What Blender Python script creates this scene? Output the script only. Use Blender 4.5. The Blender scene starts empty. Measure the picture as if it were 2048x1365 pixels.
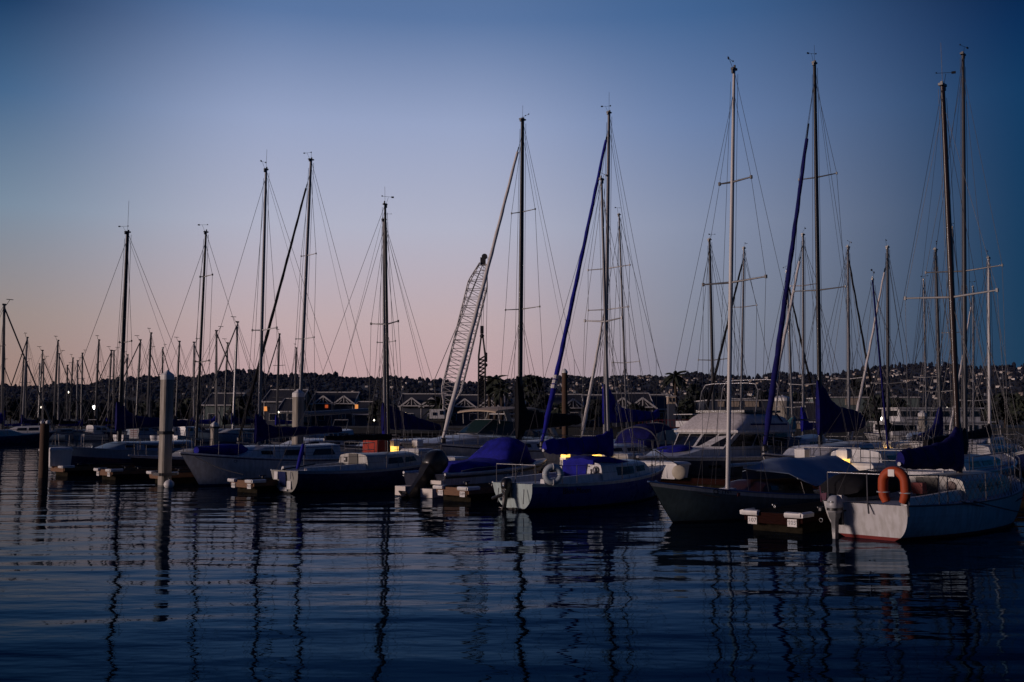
import bpy, math, random
from mathutils import Vector, Matrix
random.seed(7)
R = math.radians
scene = bpy.context.scene

# ------------------------------------------------------------------ camera
CAMH, FPX = 2.5, 2000.0
PITCH = math.atan((840 - 682.5) / FPX)
cam_d = bpy.data.cameras.new('camera'); cam = bpy.data.objects.new('camera', cam_d)
scene.collection.objects.link(cam); scene.camera = cam
cam.location = (0, 0, CAMH); cam.rotation_euler = (math.pi / 2 + PITCH, 0, 0)
cam_d.sensor_width = 36.0; cam_d.lens = FPX / 2048 * 36.0
cam_d.clip_start = 0.1; cam_d.clip_end = 20000

# ------------------------------------------------------------------ sky
def lin(c):
    return tuple(((x / 255) / 12.92 if x / 255 <= .04045 else ((x / 255 + .055) / 1.055) ** 2.4) for x in c)
SUN_DIR = Vector((-0.93, -0.36, 0.0)).normalized()      # towards the set sun: left, a little behind the camera
SUN_EL = R(8.0)
world = bpy.data.worlds.new('World'); scene.world = world
world.use_nodes = True
nt = world.node_tree; nt.nodes.clear()
def N(t, **k):
    n = nt.nodes.new(t)
    for a, b in k.items(): setattr(n, a, b)
    return n
def math_node(op, a, b=None, clamp=False):
    n = N('ShaderNodeMath', operation=op, use_clamp=clamp)
    for i, s in enumerate((a, b)):
        if s is None: continue
        if isinstance(s, (int, float)): n.inputs[i].default_value = s
        else: nt.links.new(s, n.inputs[i])
    return n.outputs[0]
tc = N('ShaderNodeTexCoord'); sp = N('ShaderNodeSeparateXYZ'); nt.links.new(tc.outputs['Generated'], sp.inputs[0])
az = math_node('ARCTAN2', sp.outputs[0], sp.outputs[1])           # 0 straight ahead, + to the right
def ramp(stops):
    r = N('ShaderNodeValToRGB'); el = r.color_ramp.elements
    while len(el) < len(stops): el.new(0.5)
    for e, (p, c) in zip(el, stops):
        e.position = p; e.color = (*lin(c), 1)
    nt.links.new(sp.outputs[2], r.inputs[0]); return r.outputs[0]
SKY_LEFT = [(0, (160, 128, 112)), (.05, (158, 132, 122)), (.095, (150, 137, 132)), (.19, (118, 138, 158)), (.287, (62, 98, 136)), (.36, (14, 54, 94)), (.40, (6, 44, 84)), (.6, (6, 26, 66)), (1, (8, 22, 56))]
SKY_MID = [(0, (196, 160, 158)), (.05, (192, 162, 164)), (.095, (191, 169, 172)), (.19, (176, 178, 197)), (.287, (150, 163, 196)), (.38, (90, 118, 162)), (.6, (36, 62, 112)), (1, (10, 26, 66))]
SKY_RIGHT = [(0, (4, 54, 80)), (.05, (6, 54, 84)), (.095, (6, 54, 86)), (.19, (8, 54, 90)), (.287, (10, 54, 94)), (.34, (3, 42, 84)), (.40, (1, 22, 60)), (.6, (3, 18, 52)), (1, (8, 22, 56))]
SKY_BACK  = [(0, (205, 150, 120)), (.10, (190, 150, 135)), (.25, (130, 130, 150)), (.5, (40, 60, 100)), (1, (10, 22, 52))]
SKY_MIDR = [(0, (124, 126, 140)), (.05, (128, 130, 146)), (.095, (132, 137, 153)), (.19, (134, 144, 169)), (.287, (106, 128, 168)), (.38, (66, 100, 146)), (.6, (26, 54, 104)), (1, (10, 26, 66))]
SKY_DIM = [(0, (8, 46, 92)), (.2, (8, 44, 92)), (.5, (6, 34, 80)), (1, (8, 24, 60))]
def mix(f, a, b):
    m = N('ShaderNodeMix', data_type='RGBA'); nt.links.new(f, m.inputs[0]); nt.links.new(a, m.inputs[6]); nt.links.new(b, m.inputs[7]); return m.outputs[2]
def smooth(lo, hi):
    n = N('ShaderNodeMapRange', interpolation_type='SMOOTHSTEP'); nt.links.new(az, n.inputs[0])
    n.inputs[1].default_value = lo; n.inputs[2].default_value = hi; return n.outputs[0]
AZ_LEFT, AZ_MID, AZ_RIGHT = -0.52, -0.22, 0.51
c_lm = mix(smooth(AZ_LEFT, AZ_MID), ramp(SKY_LEFT), ramp(SKY_MID))
c_lmr = mix(smooth(0.14, AZ_RIGHT), mix(smooth(-0.06, 0.21), c_lm, ramp(SKY_MIDR)), ramp(SKY_RIGHT))
# the glow of the sunset itself, at the left and behind the camera
gd = math_node('ADD', math_node('MULTIPLY', sp.outputs[0], SUN_DIR.x), math_node('MULTIPLY', sp.outputs[1], SUN_DIR.y))
gl = N('ShaderNodeMapRange', interpolation_type='SMOOTHSTEP'); nt.links.new(gd, gl.inputs[0]); gl.inputs[1].default_value = 0.78; gl.inputs[2].default_value = 0.995
c_dim = mix(smooth(-2.3, -1.2), ramp(SKY_DIM), c_lmr)          # the sky behind the camera is already dark
c_all = mix(gl.outputs[0], c_dim, ramp(SKY_BACK))
bg = N('ShaderNodeBackground'); nt.links.new(c_all, bg.inputs[0]); bg.inputs[1].default_value = 1.0
sky = N('ShaderNodeTexSky', sky_type='NISHITA', sun_disc=False, sun_elevation=SUN_EL, sun_rotation=math.atan2(SUN_DIR.x, SUN_DIR.y))
bg2 = N('ShaderNodeBackground'); nt.links.new(sky.outputs[0], bg2.inputs[0]); bg2.inputs[1].default_value = 0.0008
ad = N('ShaderNodeAddShader'); nt.links.new(bg.outputs[0], ad.inputs[0]); nt.links.new(bg2.outputs[0], ad.inputs[1])
ow = N('ShaderNodeOutputWorld'); nt.links.new(ad.outputs[0], ow.inputs[0])

# ------------------------------------------------------------------ sun (the last soft light of dusk)
sun_d = bpy.data.lights.new('sun', 'SUN'); sun_d.energy = 1.9; sun_d.angle = R(12); sun_d.color = (1.0, 0.78, 0.71)
sun = bpy.data.objects.new('sun', sun_d); scene.collection.objects.link(sun)
sdir = Vector((SUN_DIR.x * math.cos(SUN_EL), SUN_DIR.y * math.cos(SUN_EL), math.sin(SUN_EL)))
sun.rotation_euler = (-sdir).to_track_quat('-Z', 'Y').to_euler()

scene.view_settings.view_transform = 'Standard'; scene.view_settings.look = 'None'
scene.view_settings.exposure = 0.0; scene.view_settings.gamma = 1.0
scene.render.engine = 'CYCLES'; scene.cycles.max_bounces = 6; scene.cycles.caustics_reflective = False; scene.cycles.caustics_refractive = False

# ------------------------------------------------------------------ measuring the photograph
_c, _s = math.cos(PITCH), math.sin(PITCH)
def at(px, py, Y):
    a, b = (px - 1024) / FPX, (682.5 - py) / FPX
    k = Y / (_c - b * _s)
    return Vector((k * a, Y, CAMH + k * (_s + b * _c)))
def px_of(p):
    y, z = p[1], p[2] - CAMH
    d = y * _c + z * _s
    return 1024 + FPX * p[0] / d, 682.5 - FPX * (z * _c - y * _s) / d

# ------------------------------------------------------------------ materials
MATS = {}
def mat(name, col, rough=.5, metal=0., var=.15, scale=3., bump=0., emit=0., stretch=(1, 1, 1), spec=.5, coat=0., streak=0.):
    if name in MATS: return MATS[name]
    m = bpy.data.materials.new(name); m.use_nodes = True; t = m.node_tree; b = t.nodes['Principled BSDF']
    b.inputs['Roughness'].default_value = rough; b.inputs['Metallic'].default_value = metal
    b.inputs['Specular IOR Level'].default_value = spec
    b.inputs['Coat Weight'].default_value = coat
    b.inputs['Base Color'].default_value = (*col, 1)
    if emit:
        b.inputs['Emission Color'].default_value = (*col, 1); b.inputs['Emission Strength'].default_value = emit
    elif var:
        tcx = t.nodes.new('ShaderNodeTexCoord'); mp = t.nodes.new('ShaderNodeMapping'); mp.inputs['Scale'].default_value = stretch
        t.links.new(tcx.outputs['Object'], mp.inputs[0])
        no = t.nodes.new('ShaderNodeTexNoise'); no.inputs['Scale'].default_value = scale; no.inputs['Detail'].default_value = 6; no.inputs['Roughness'].default_value = .65
        t.links.new(mp.outputs[0], no.inputs['Vector'])
        cr = t.nodes.new('ShaderNodeValToRGB'); e = cr.color_ramp.elements
        e[0].position = .3; e[1].position = .7
        e[0].color = (*[max(0, x * (1 - var)) for x in col], 1); e[1].color = (*[min(1, x * (1 + var * .6)) for x in col], 1)
        t.links.new(no.outputs[0], cr.inputs[0]); out = cr.outputs[0]
        if streak:          # rain streaks and grime that run down the sides
            m2 = t.nodes.new('ShaderNodeMapping'); m2.inputs['Scale'].default_value = (5, 5, .35); t.links.new(tcx.outputs['Object'], m2.inputs[0])
            n2 = t.nodes.new('ShaderNodeTexNoise'); n2.inputs['Scale'].default_value = 2.2; n2.inputs['Detail'].default_value = 5; t.links.new(m2.outputs[0], n2.inputs['Vector'])
            c2 = t.nodes.new('ShaderNodeValToRGB'); c2.color_ramp.elements[0].position = .38; c2.color_ramp.elements[1].position = .62
            c2.color_ramp.elements[0].color = (1 - streak, 1 - streak * 1.05, 1 - streak * 1.2, 1); c2.color_ramp.elements[1].color = (1, 1, 1, 1)
            t.links.new(n2.outputs[0], c2.inputs[0])
            mu = t.nodes.new('ShaderNodeMix'); mu.data_type = 'RGBA'; mu.blend_type = 'MULTIPLY'; mu.inputs[0].default_value = 1
            t.links.new(out, mu.inputs[6]); t.links.new(c2.outputs[0], mu.inputs[7]); out = mu.outputs[2]
        t.links.new(out, b.inputs['Base Color'])
        mr = t.nodes.new('ShaderNodeMapRange'); mr.inputs[3].default_value = max(.02, rough - .12); mr.inputs[4].default_value = min(1, rough + .15)
        t.links.new(no.outputs[0], mr.inputs[0]); t.links.new(mr.outputs[0], b.inputs['Roughness'])
        if bump:
            bp = t.nodes.new('ShaderNodeBump'); bp.inputs['Distance'].default_value = bump; bp.inputs['Strength'].default_value = .7
            t.links.new(no.outputs[0], bp.inputs['Height']); t.links.new(bp.outputs[0], b.inputs['Normal'])
    MATS[name] = m; return m
WHITE = mat('gelcoat_white', (.60, .60, .61), .32, var=.08, streak=.22)
WHITE2 = mat('gelcoat_offwhite', (.46, .45, .42), .4, var=.12, streak=.25)
PALEBLUE = mat('gelcoat_pale_blue', (.20, .28, .37), .35, var=.1, streak=.15)
NAVY = mat('gelcoat_navy', (.012, .02, .085), .25, var=.2)
MIDBLUE = mat('gelcoat_blue', (.05, .075, .30), .28, var=.15, streak=.2)
DARKGREEN = mat('hull_dark_green', (.11, .155, .155), .35, var=.2, streak=.2)
BLACKHULL = mat('hull_black_blue', (.01, .013, .03), .3, var=.2)
REDBOOT = mat('antifoul_red', (.17, .014, .012), .6, var=.2)
BLUEBOOT = mat('antifoul_blue', (.01, .02, .09), .6)
BLACKBOOT = mat('antifoul_black', (.012, .012, .014), .6)
DECK = mat('deck_white', (.42, .42, .44), .6, var=.15)
BLUEDECK = mat('deck_blue', (.03, .09, .24), .5, var=.15)
CANVAS = mat('canvas_blue', (.012, .014, .25), .85, var=.5, scale=3.2, bump=.05, spec=.2)
CANVASD = mat('canvas_navy', (.007, .008, .10), .85, var=.5, scale=3.2, bump=.05, spec=.2)
CANVASK = mat('canvas_black', (.008, .008, .011), .85, var=.3, scale=2.2, bump=.02, spec=.2)
CANVAST = mat('canvas_teal', (.10, .30, .34), .8, var=.2, bump=.02, spec=.2)
CANVASR = mat('canvas_red', (.34, .045, .03), .8, var=.2, bump=.01, spec=.2)
CANVASW = mat('sail_white', (.6, .57, .55), .75, var=.15, scale=6, bump=.01, stretch=(1, 1, .3), spec=.2)
TARP = mat('tarp_grey', (.26, .33, .42), .6, var=.2, scale=1.6, bump=.03, spec=.3)
TARPW = mat('canvas_pale_grey', (.68, .64, .63), .8, var=.2, scale=1.3, bump=.02, spec=.2, streak=.2)
TAN = mat('canvas_tan', (.42, .33, .24), .8, var=.15)
ALU = mat('aluminium', (.20, .20, .21), .45, .3, var=.15, stretch=(1, 1, .2))
ALUD = mat('aluminium_dark', (.07, .07, .075), .45, .3, var=.2, stretch=(1, 1, .2))
BLACKMAST = mat('mast_black', (.012, .012, .015), .4, var=.2)
WHITEMAST = mat('mast_white', (.62, .6, .58), .4, var=.1, stretch=(1, 1, .2), streak=.15)
WOODMAST = mat('mast_varnished_wood', (.028, .015, .010), .35, var=.3, stretch=(4, 4, .4))
STEEL = mat('stainless_steel', (.16, .16, .17), .42, .6, var=.1)
WIRE = mat('rigging_wire', (.05, .05, .055), .5, .4, var=0)
ROPE = mat('rope_dark', (.03, .03, .035), .9, var=0)
ROPEW = mat('rope_pale', (.35, .33, .3), .9, var=0)
GLASS = mat('cabin_window_dark', (.008, .009, .012), .08, var=.1)
GLASSG = mat('windshield_green', (.014, .036, .042), .06, var=.1)
BLACK = mat('black_plastic', (.012, .012, .014), .35, var=.2)
GREY = mat('grey_plastic', (.33, .34, .36), .4, var=.12)
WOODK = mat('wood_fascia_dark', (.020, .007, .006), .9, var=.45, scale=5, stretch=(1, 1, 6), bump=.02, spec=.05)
WOODD = mat('wood_fascia', (.16, .075, .035), .75, var=.45, scale=5, stretch=(1, 1, 6), bump=.02)
WOODP = mat('wood_piling', (.075, .04, .022), .85, var=.45, scale=5, stretch=(1, 1, .2), bump=.03)
DOCKTOP = mat('dock_concrete', (.016, .017, .020), .95, var=.4, scale=4, bump=.01, spec=0.)
FLOAT = mat('dock_float', (.018, .015, .010), .95, var=.5, scale=6, bump=.03, spec=.05)
CONC = mat('piling_concrete', (.36, .33, .29), .8, var=.22, scale=4, bump=.012, stretch=(1, 1, .5), streak=.35)
PLASTW = mat('white_plastic', (.66, .65, .64), .45, var=.08, streak=.12)
ORANGE = mat('lifebuoy_orange', (.36, .05, .008), .65, var=.15, bump=.01)
BUOYW = mat('lifebuoy_white', (.36, .42, .46), .6, var=.15)
RED = mat('red_paint', (.16, .014, .012), .5)
LIGHTY = mat('pedestal_lamp', (1.0, .60, .12), emit=1.5, var=0)
LIGHTW = mat('lamp_white', (1.0, .93, .82), emit=14, var=0)
LIGHTO = mat('window_glow', (1.0, .38, .10), emit=.55, var=0)

# ------------------------------------------------------------------ mesh builder
class MB:
    def __init__(s): s.v, s.f, s.mi, s.cur = [], [], [], 0
    def add(s, vs, fs):
        o = len(s.v); s.v += [tuple(v) for v in vs]
        for f in fs: s.f.append(tuple(i + o for i in f)); s.mi.append(s.cur)
        return s
    def box(s, c, d, rz=0., M=None):
        M = M or Matrix.Rotation(rz, 3, 'Z'); c = Vector(c)
        vs = [c + M @ Vector((x * d[0] / 2, y * d[1] / 2, z * d[2] / 2)) for x in (-1, 1) for y in (-1, 1) for z in (-1, 1)]
        return s.add(vs, [(0, 1, 3, 2), (4, 6, 7, 5), (0, 4, 5, 1), (2, 3, 7, 6), (0, 2, 6, 4), (1, 5, 7, 3)])
    def bar(s, a, b, w, h):
        a, b = Vector(a), Vector(b); d = (b - a); L = d.length; q = d.to_track_quat('X', 'Z').to_matrix()
        return s.box((a + b) / 2, (L, w, h), M=q)
    def loft(s, rings, cap=True, closed=True):
        n = len(rings[0]); vs = [p for r in rings for p in r]; fs = []
        for i in range(len(rings) - 1):
            for j in range(n if closed else n - 1):
                k = (j + 1) % n
                fs.append((i * n + j, i * n + k, (i + 1) * n + k, (i + 1) * n + j))
        if cap and closed: fs += [tuple(reversed(range(n))), tuple(range((len(rings) - 1) * n, len(rings) * n))]
        return s.add(vs, fs)
    def tube(s, pts, r, n=8, cap=True, flat=1.):
        pts = [Vector(p) for p in pts]; rs = r if isinstance(r, (list, tuple)) else [r] * len(pts)
        rings = []; up = None
        for i, p in enumerate(pts):
            d = (pts[min(i + 1, len(pts) - 1)] - pts[max(i - 1, 0)])
            d = d.normalized() if d.length > 1e-9 else Vector((0, 0, 1))
            if up is None: up = Vector((0, 0, 1)) if abs(d.z) < .9 else Vector((1, 0, 0))
            a = (up - d * up.dot(d)).normalized(); b = d.cross(a); up = a
            rings.append([p + a * (rs[i] * math.cos(6.28318 * j / n)) + b * (rs[i] * flat * math.sin(6.28318 * j / n)) for j in range(n)])
        return s.loft(rings, cap)
    def lathe(s, c, prof, n=14, M=None):
        c = Vector(c); M = M or Matrix.Identity(3)
        return s.loft([[c + M @ Vector((r * math.cos(6.28318 * j / n), r * math.sin(6.28318 * j / n), z)) for j in range(n)] for r, z in prof])
    def ball(s, c, r, n=10, sq=(1, 1, 1)):
        m = n // 2 + 1
        return s.loft([[Vector(c) + Vector((r * sq[0] * math.sin(math.pi * i / m) * math.cos(6.28318 * j / n), r * sq[1] * math.sin(math.pi * i / m) * math.sin(6.28318 * j / n), -r * sq[2] * math.cos(math.pi * i / m))) for j in range(n)] for i in [.08] + list(range(1, m)) + [m - .08]])
    def prism(s, poly, ext):
        ext = Vector(ext); a = [Vector(p) for p in poly]; return s.loft([a, [p + ext for p in a]])
    def torus(s, c, Rr, r, M, n=28, k=10, a0=0., a1=6.283185, mod=None):
        full = abs(a1 - a0) > 6.28; rings = []; c = Vector(c)
        for i in range(n if full else n + 1):
            t = a0 + (a1 - a0) * i / n; o = Vector((math.cos(t), math.sin(t), 0))
            rings.append([c + M @ (o * (Rr + r * math.cos(6.28318 * j / k)) + Vector((0, 0, r * math.sin(6.28318 * j / k)))) for j in range(k)])
        if full: rings.append(rings[0]); return s.loft(rings, cap=False)
        return s.loft(rings)
    def build(s, name, mats, parent=None, smooth=40):
        me = bpy.data.meshes.new(name); me.from_pydata(s.v, [], s.f)
        for m in (mats if isinstance(mats, (list, tuple)) else [mats]): me.materials.append(m)
        me.polygons.foreach_set('material_index', s.mi)
        if smooth:
            me.polygons.foreach_set('use_smooth', [True] * len(me.polygons)); me.set_sharp_from_angle(angle=R(smooth))
        me.validate()
        o = bpy.data.objects.new(name, me); scene.collection.objects.link(o)
        if parent is not None: o.parent = parent
        return o
def tag(o, label, cat, group=None):
    o['label'] = label; o['category'] = cat
    if group: o['group'] = group
    return o
def kind(o, k): o['kind'] = k; return o
def thing(name, label, cat, loc=(0, 0, 0), rz=0., group=None):
    o = bpy.data.objects.new(name, None); o.empty_display_size = .3; scene.collection.objects.link(o)
    o.location = loc; o.rotation_euler = (0, 0, rz); return tag(o, label, cat, group)
def kids(o): return [c for c in bpy.data.objects if c.parent == o]
def copy_tree(o, parent=None):
    c = o.copy(); scene.collection.objects.link(c)
    if parent is not None: c.parent = parent
    for ch in KIDS.get(o.name, []): copy_tree(ch, c)
    return c
KIDS = {}
def note_kids(o):
    KIDS[o.name] = kids(o)
    for c in KIDS[o.name]: note_kids(c)
def text_mb(body, size, extrude=.004):
    cu = bpy.data.curves.new('lettering', 'FONT'); cu.body = body; cu.size = size; cu.extrude = extrude; cu.align_x = 'CENTER'; cu.align_y = 'CENTER'; cu.resolution_u = 3
    ob = bpy.data.objects.new('lettering', cu); scene.collection.objects.link(ob)
    me = bpy.data.meshes.new_from_object(ob.evaluated_get(bpy.context.evaluated_depsgraph_get()))
    vs = [v.co.copy() for v in me.vertices]; fs = [tuple(p.vertices) for p in me.polygons]
    bpy.data.objects.remove(ob); bpy.data.curves.remove(cu); bpy.data.meshes.remove(me)
    return vs, fs
def lettering(name, body, size, origin, xa, ya, material, parent, extrude=.004):
    xa, ya = Vector(xa).normalized(), Vector(ya).normalized(); za = xa.cross(ya)
    vs, fs = text_mb(body, size, extrude); m = MB()
    m.add([Vector(origin) + xa * v.x + ya * v.y + za * v.z for v in vs], fs)
    return m.build(name, material, parent, smooth=0)
# ------------------------------------------------------------------ boats
def lerp(a, b, t): return a + (b - a) * t
def sm(t): t = max(0., min(1., t)); return t * t * (3 - 2 * t)
class Hull:
    def __init__(s, L, B, fs, fm, fb, tr=.65, zt=.02, ob=.5, os=.15, full=.62, bowp=2.3):
        s.L, s.B, s.fs, s.fm, s.fb, s.tr, s.zt, s.ob, s.os, s.full, s.bowp = L, B, fs, fm, fb, tr, zt, ob, os, full, bowp
    def hb(s, u):
        if u < .42: k = s.tr + (1 - s.tr) * math.sin(math.pi / 2 * u / .42)
        else: k = 1 - ((u - .42) / .58) ** s.bowp
        return max(.015, k * s.B / 2)
    def zs(s, u):
        m = .45
        return s.fs * (u - m) * (u - 1) / (m) + s.fm * u * (u - 1) / (m * (m - 1)) + s.fb * u * (u - m) / (1 - m)
    def zk(s, u):
        if u < .3: return lerp(s.zt, -.5, sm(u / .3))
        return lerp(-.5, -.25, sm((u - .6) / .4))
    def at_z(s, u, z, side=1):
        zk, zs = s.zk(u), s.zs(u); q = max(0., min(1., (z - zk) / (zs - zk)))
        v = math.acos(1 - q)
        p = lerp(s.full, 1.25, sm((u - .45) / .55))
        y = s.hb(u) * math.sin(v) ** p
        zf = max(-.3, min(1., z / zs))
        x = u * s.L - s.ob * (1 - zf) * u ** 4 + s.os * (1 - zf) * (1 - u) ** 3
        return Vector((x, side * y, z))
    def levels(s, u, boot, stripe):
        zk, zs = s.zk(u), s.zs(u); top = zs - stripe
        zl = [zk, lerp(zk, 0, .5), -.02, boot] + [lerp(boot, top, t) for t in (.06, .13, .22, .34, .5, .7, 1.)] + [zs]
        out = []
        for z in zl:
            z = max(z, zk, out[-1] + .002 if out else zk); out.append(min(z, zs))
        return out
    def build(s, root, main, boot_m, stripe_m, boot=.06, stripe=.07, transom_m=None, n=22):
        m = MB(); st = [i / n for i in range(n + 1)]
        for side in (1, -1):
            g = [[s.at_z(u, z, side) for z in s.levels(u, boot, stripe)] for u in st]
            nr = len(g[0])
            for j in range(nr - 1):
                m.cur = 1 if j < 3 else (2 if j == nr - 2 else 0)
                o = []; vs = [g[i][j] for i in range(n + 1)] + [g[i][j + 1] for i in range(n + 1)]
                fs = [(i, i + 1, n + 2 + i, n + 1 + i) if side < 0 else (i, n + 1 + i, n + 2 + i, i + 1) for i in range(n)]
                m.add(vs, fs)
        me = m
        h = me.build('hull', [main, boot_m, stripe_m], root, smooth=50)
        t = MB(); lv = s.levels(0, boot, stripe)
        for j in range(len(lv) - 1):
            t.cur = 1 if j < 3 else 0
            a, b = s.at_z(0, lv[j], 1), s.at_z(0, lv[j], -1); c, d = s.at_z(0, lv[j + 1], -1), s.at_z(0, lv[j + 1], 1)
            t.add([a, b, c, d], [(0, 1, 2, 3)])
        t.build('transom', [transom_m or main, boot_m], root, smooth=0)
        return h
    def deck(s, root, m_deck, n=18, name='deck', camber=.05, drop=.03):
        m = MB(); g = []
        for i in range(n + 1):
            u = i / n; w, z = s.hb(u) - .004, s.zs(u) - drop
            g.append([Vector((u * s.L, w * t, z + camber * (1 - t * t))) for t in (-1, -.5, 0, .5, 1)])
        m.loft(g, closed=False, cap=False); return m.build(name, m_deck, root, smooth=50)
    def rail(s, root, m_rail, r=.025, name='rub_rail', u0=0., u1=1., dz=0.):
        m = MB()
        for side in (1, -1):
            m.tube([Vector((lerp(u0, u1, i / 20) * s.L, side * (s.hb(lerp(u0, u1, i / 20)) + .004), s.zs(lerp(u0, u1, i / 20)) + dz)) for i in range(21)], r, 6)
        return m.build(name, m_rail, root)
class Cabin:
    def __init__(s, hull, x0, x1, h0, h1, w, fr=.55, tum=.86, camber=.09, wf=.74):
        s.h, s.x0, s.x1, s.h0, s.h1, s.w, s.fr, s.tum, s.camber, s.wf = hull, x0, x1, h0, h1, w, fr, tum, camber, wf
    def side(s, x, q, sd):
        u = x / s.h.L; w = min(s.w, s.wf * s.h.hb(u)); z0 = s.h.zs(u) - .03; t = (x - s.x0) / (s.x1 - s.x0)
        hh = lerp(s.h0, s.h1, t); hh *= 1 - sm((x - (s.x1 - s.fr)) / s.fr) * .93
        return Vector((x, sd * lerp(w, w * s.tum, q), z0 + hh * q))
    def build(s, root, m, name='cabin', n=16):
        b = MB(); rings = []
        for i in range(n + 1):
            x = lerp(s.x0, s.x1, i / n); a, c, d, e = s.side(x, 0, -1), s.side(x, 1, -1), s.side(x, 1, 1), s.side(x, 0, 1)
            cm = s.camber * (1 - .6 * sm((x - s.x1 + s.fr) / s.fr))
            top = [Vector((x, lerp(c.y, d.y, t), c.z + cm * (1 - (2 * t - 1) ** 2))) for t in (.04, .25, .5, .75, .96)]
            c2 = s.side(x, .93, -1); d2 = s.side(x, .93, 1)
            rings.append([a, c2] + top + [d2, e])
        b.loft(rings); return b.build(name, m, root, smooth=35)
    def window(s, par, xa, xb, q0, q1, sl0=0., sl1=0., m=None, name='window', frame=None):
        m = m or GLASS
        n = 8
        for sd in (-1, 1):
            inn, out = [], []
            for i in range(n + 1):
                t = i / n; lo = s.side(lerp(xa, xb, t), q0, sd); hi = s.side(lerp(xa + sl0, xb + sl1, t), q1, sd)
                nrm = Vector((0, sd, .2)).normalized(); inn.append((lo - nrm * .02, hi - nrm * .02)); out.append((lo + nrm * .014, hi + nrm * .014))
            MB().loft([[out[i][0], out[i][1], inn[i][1], inn[i][0]] for i in range(n + 1)]).build(name, m, par, smooth=30)

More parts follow.
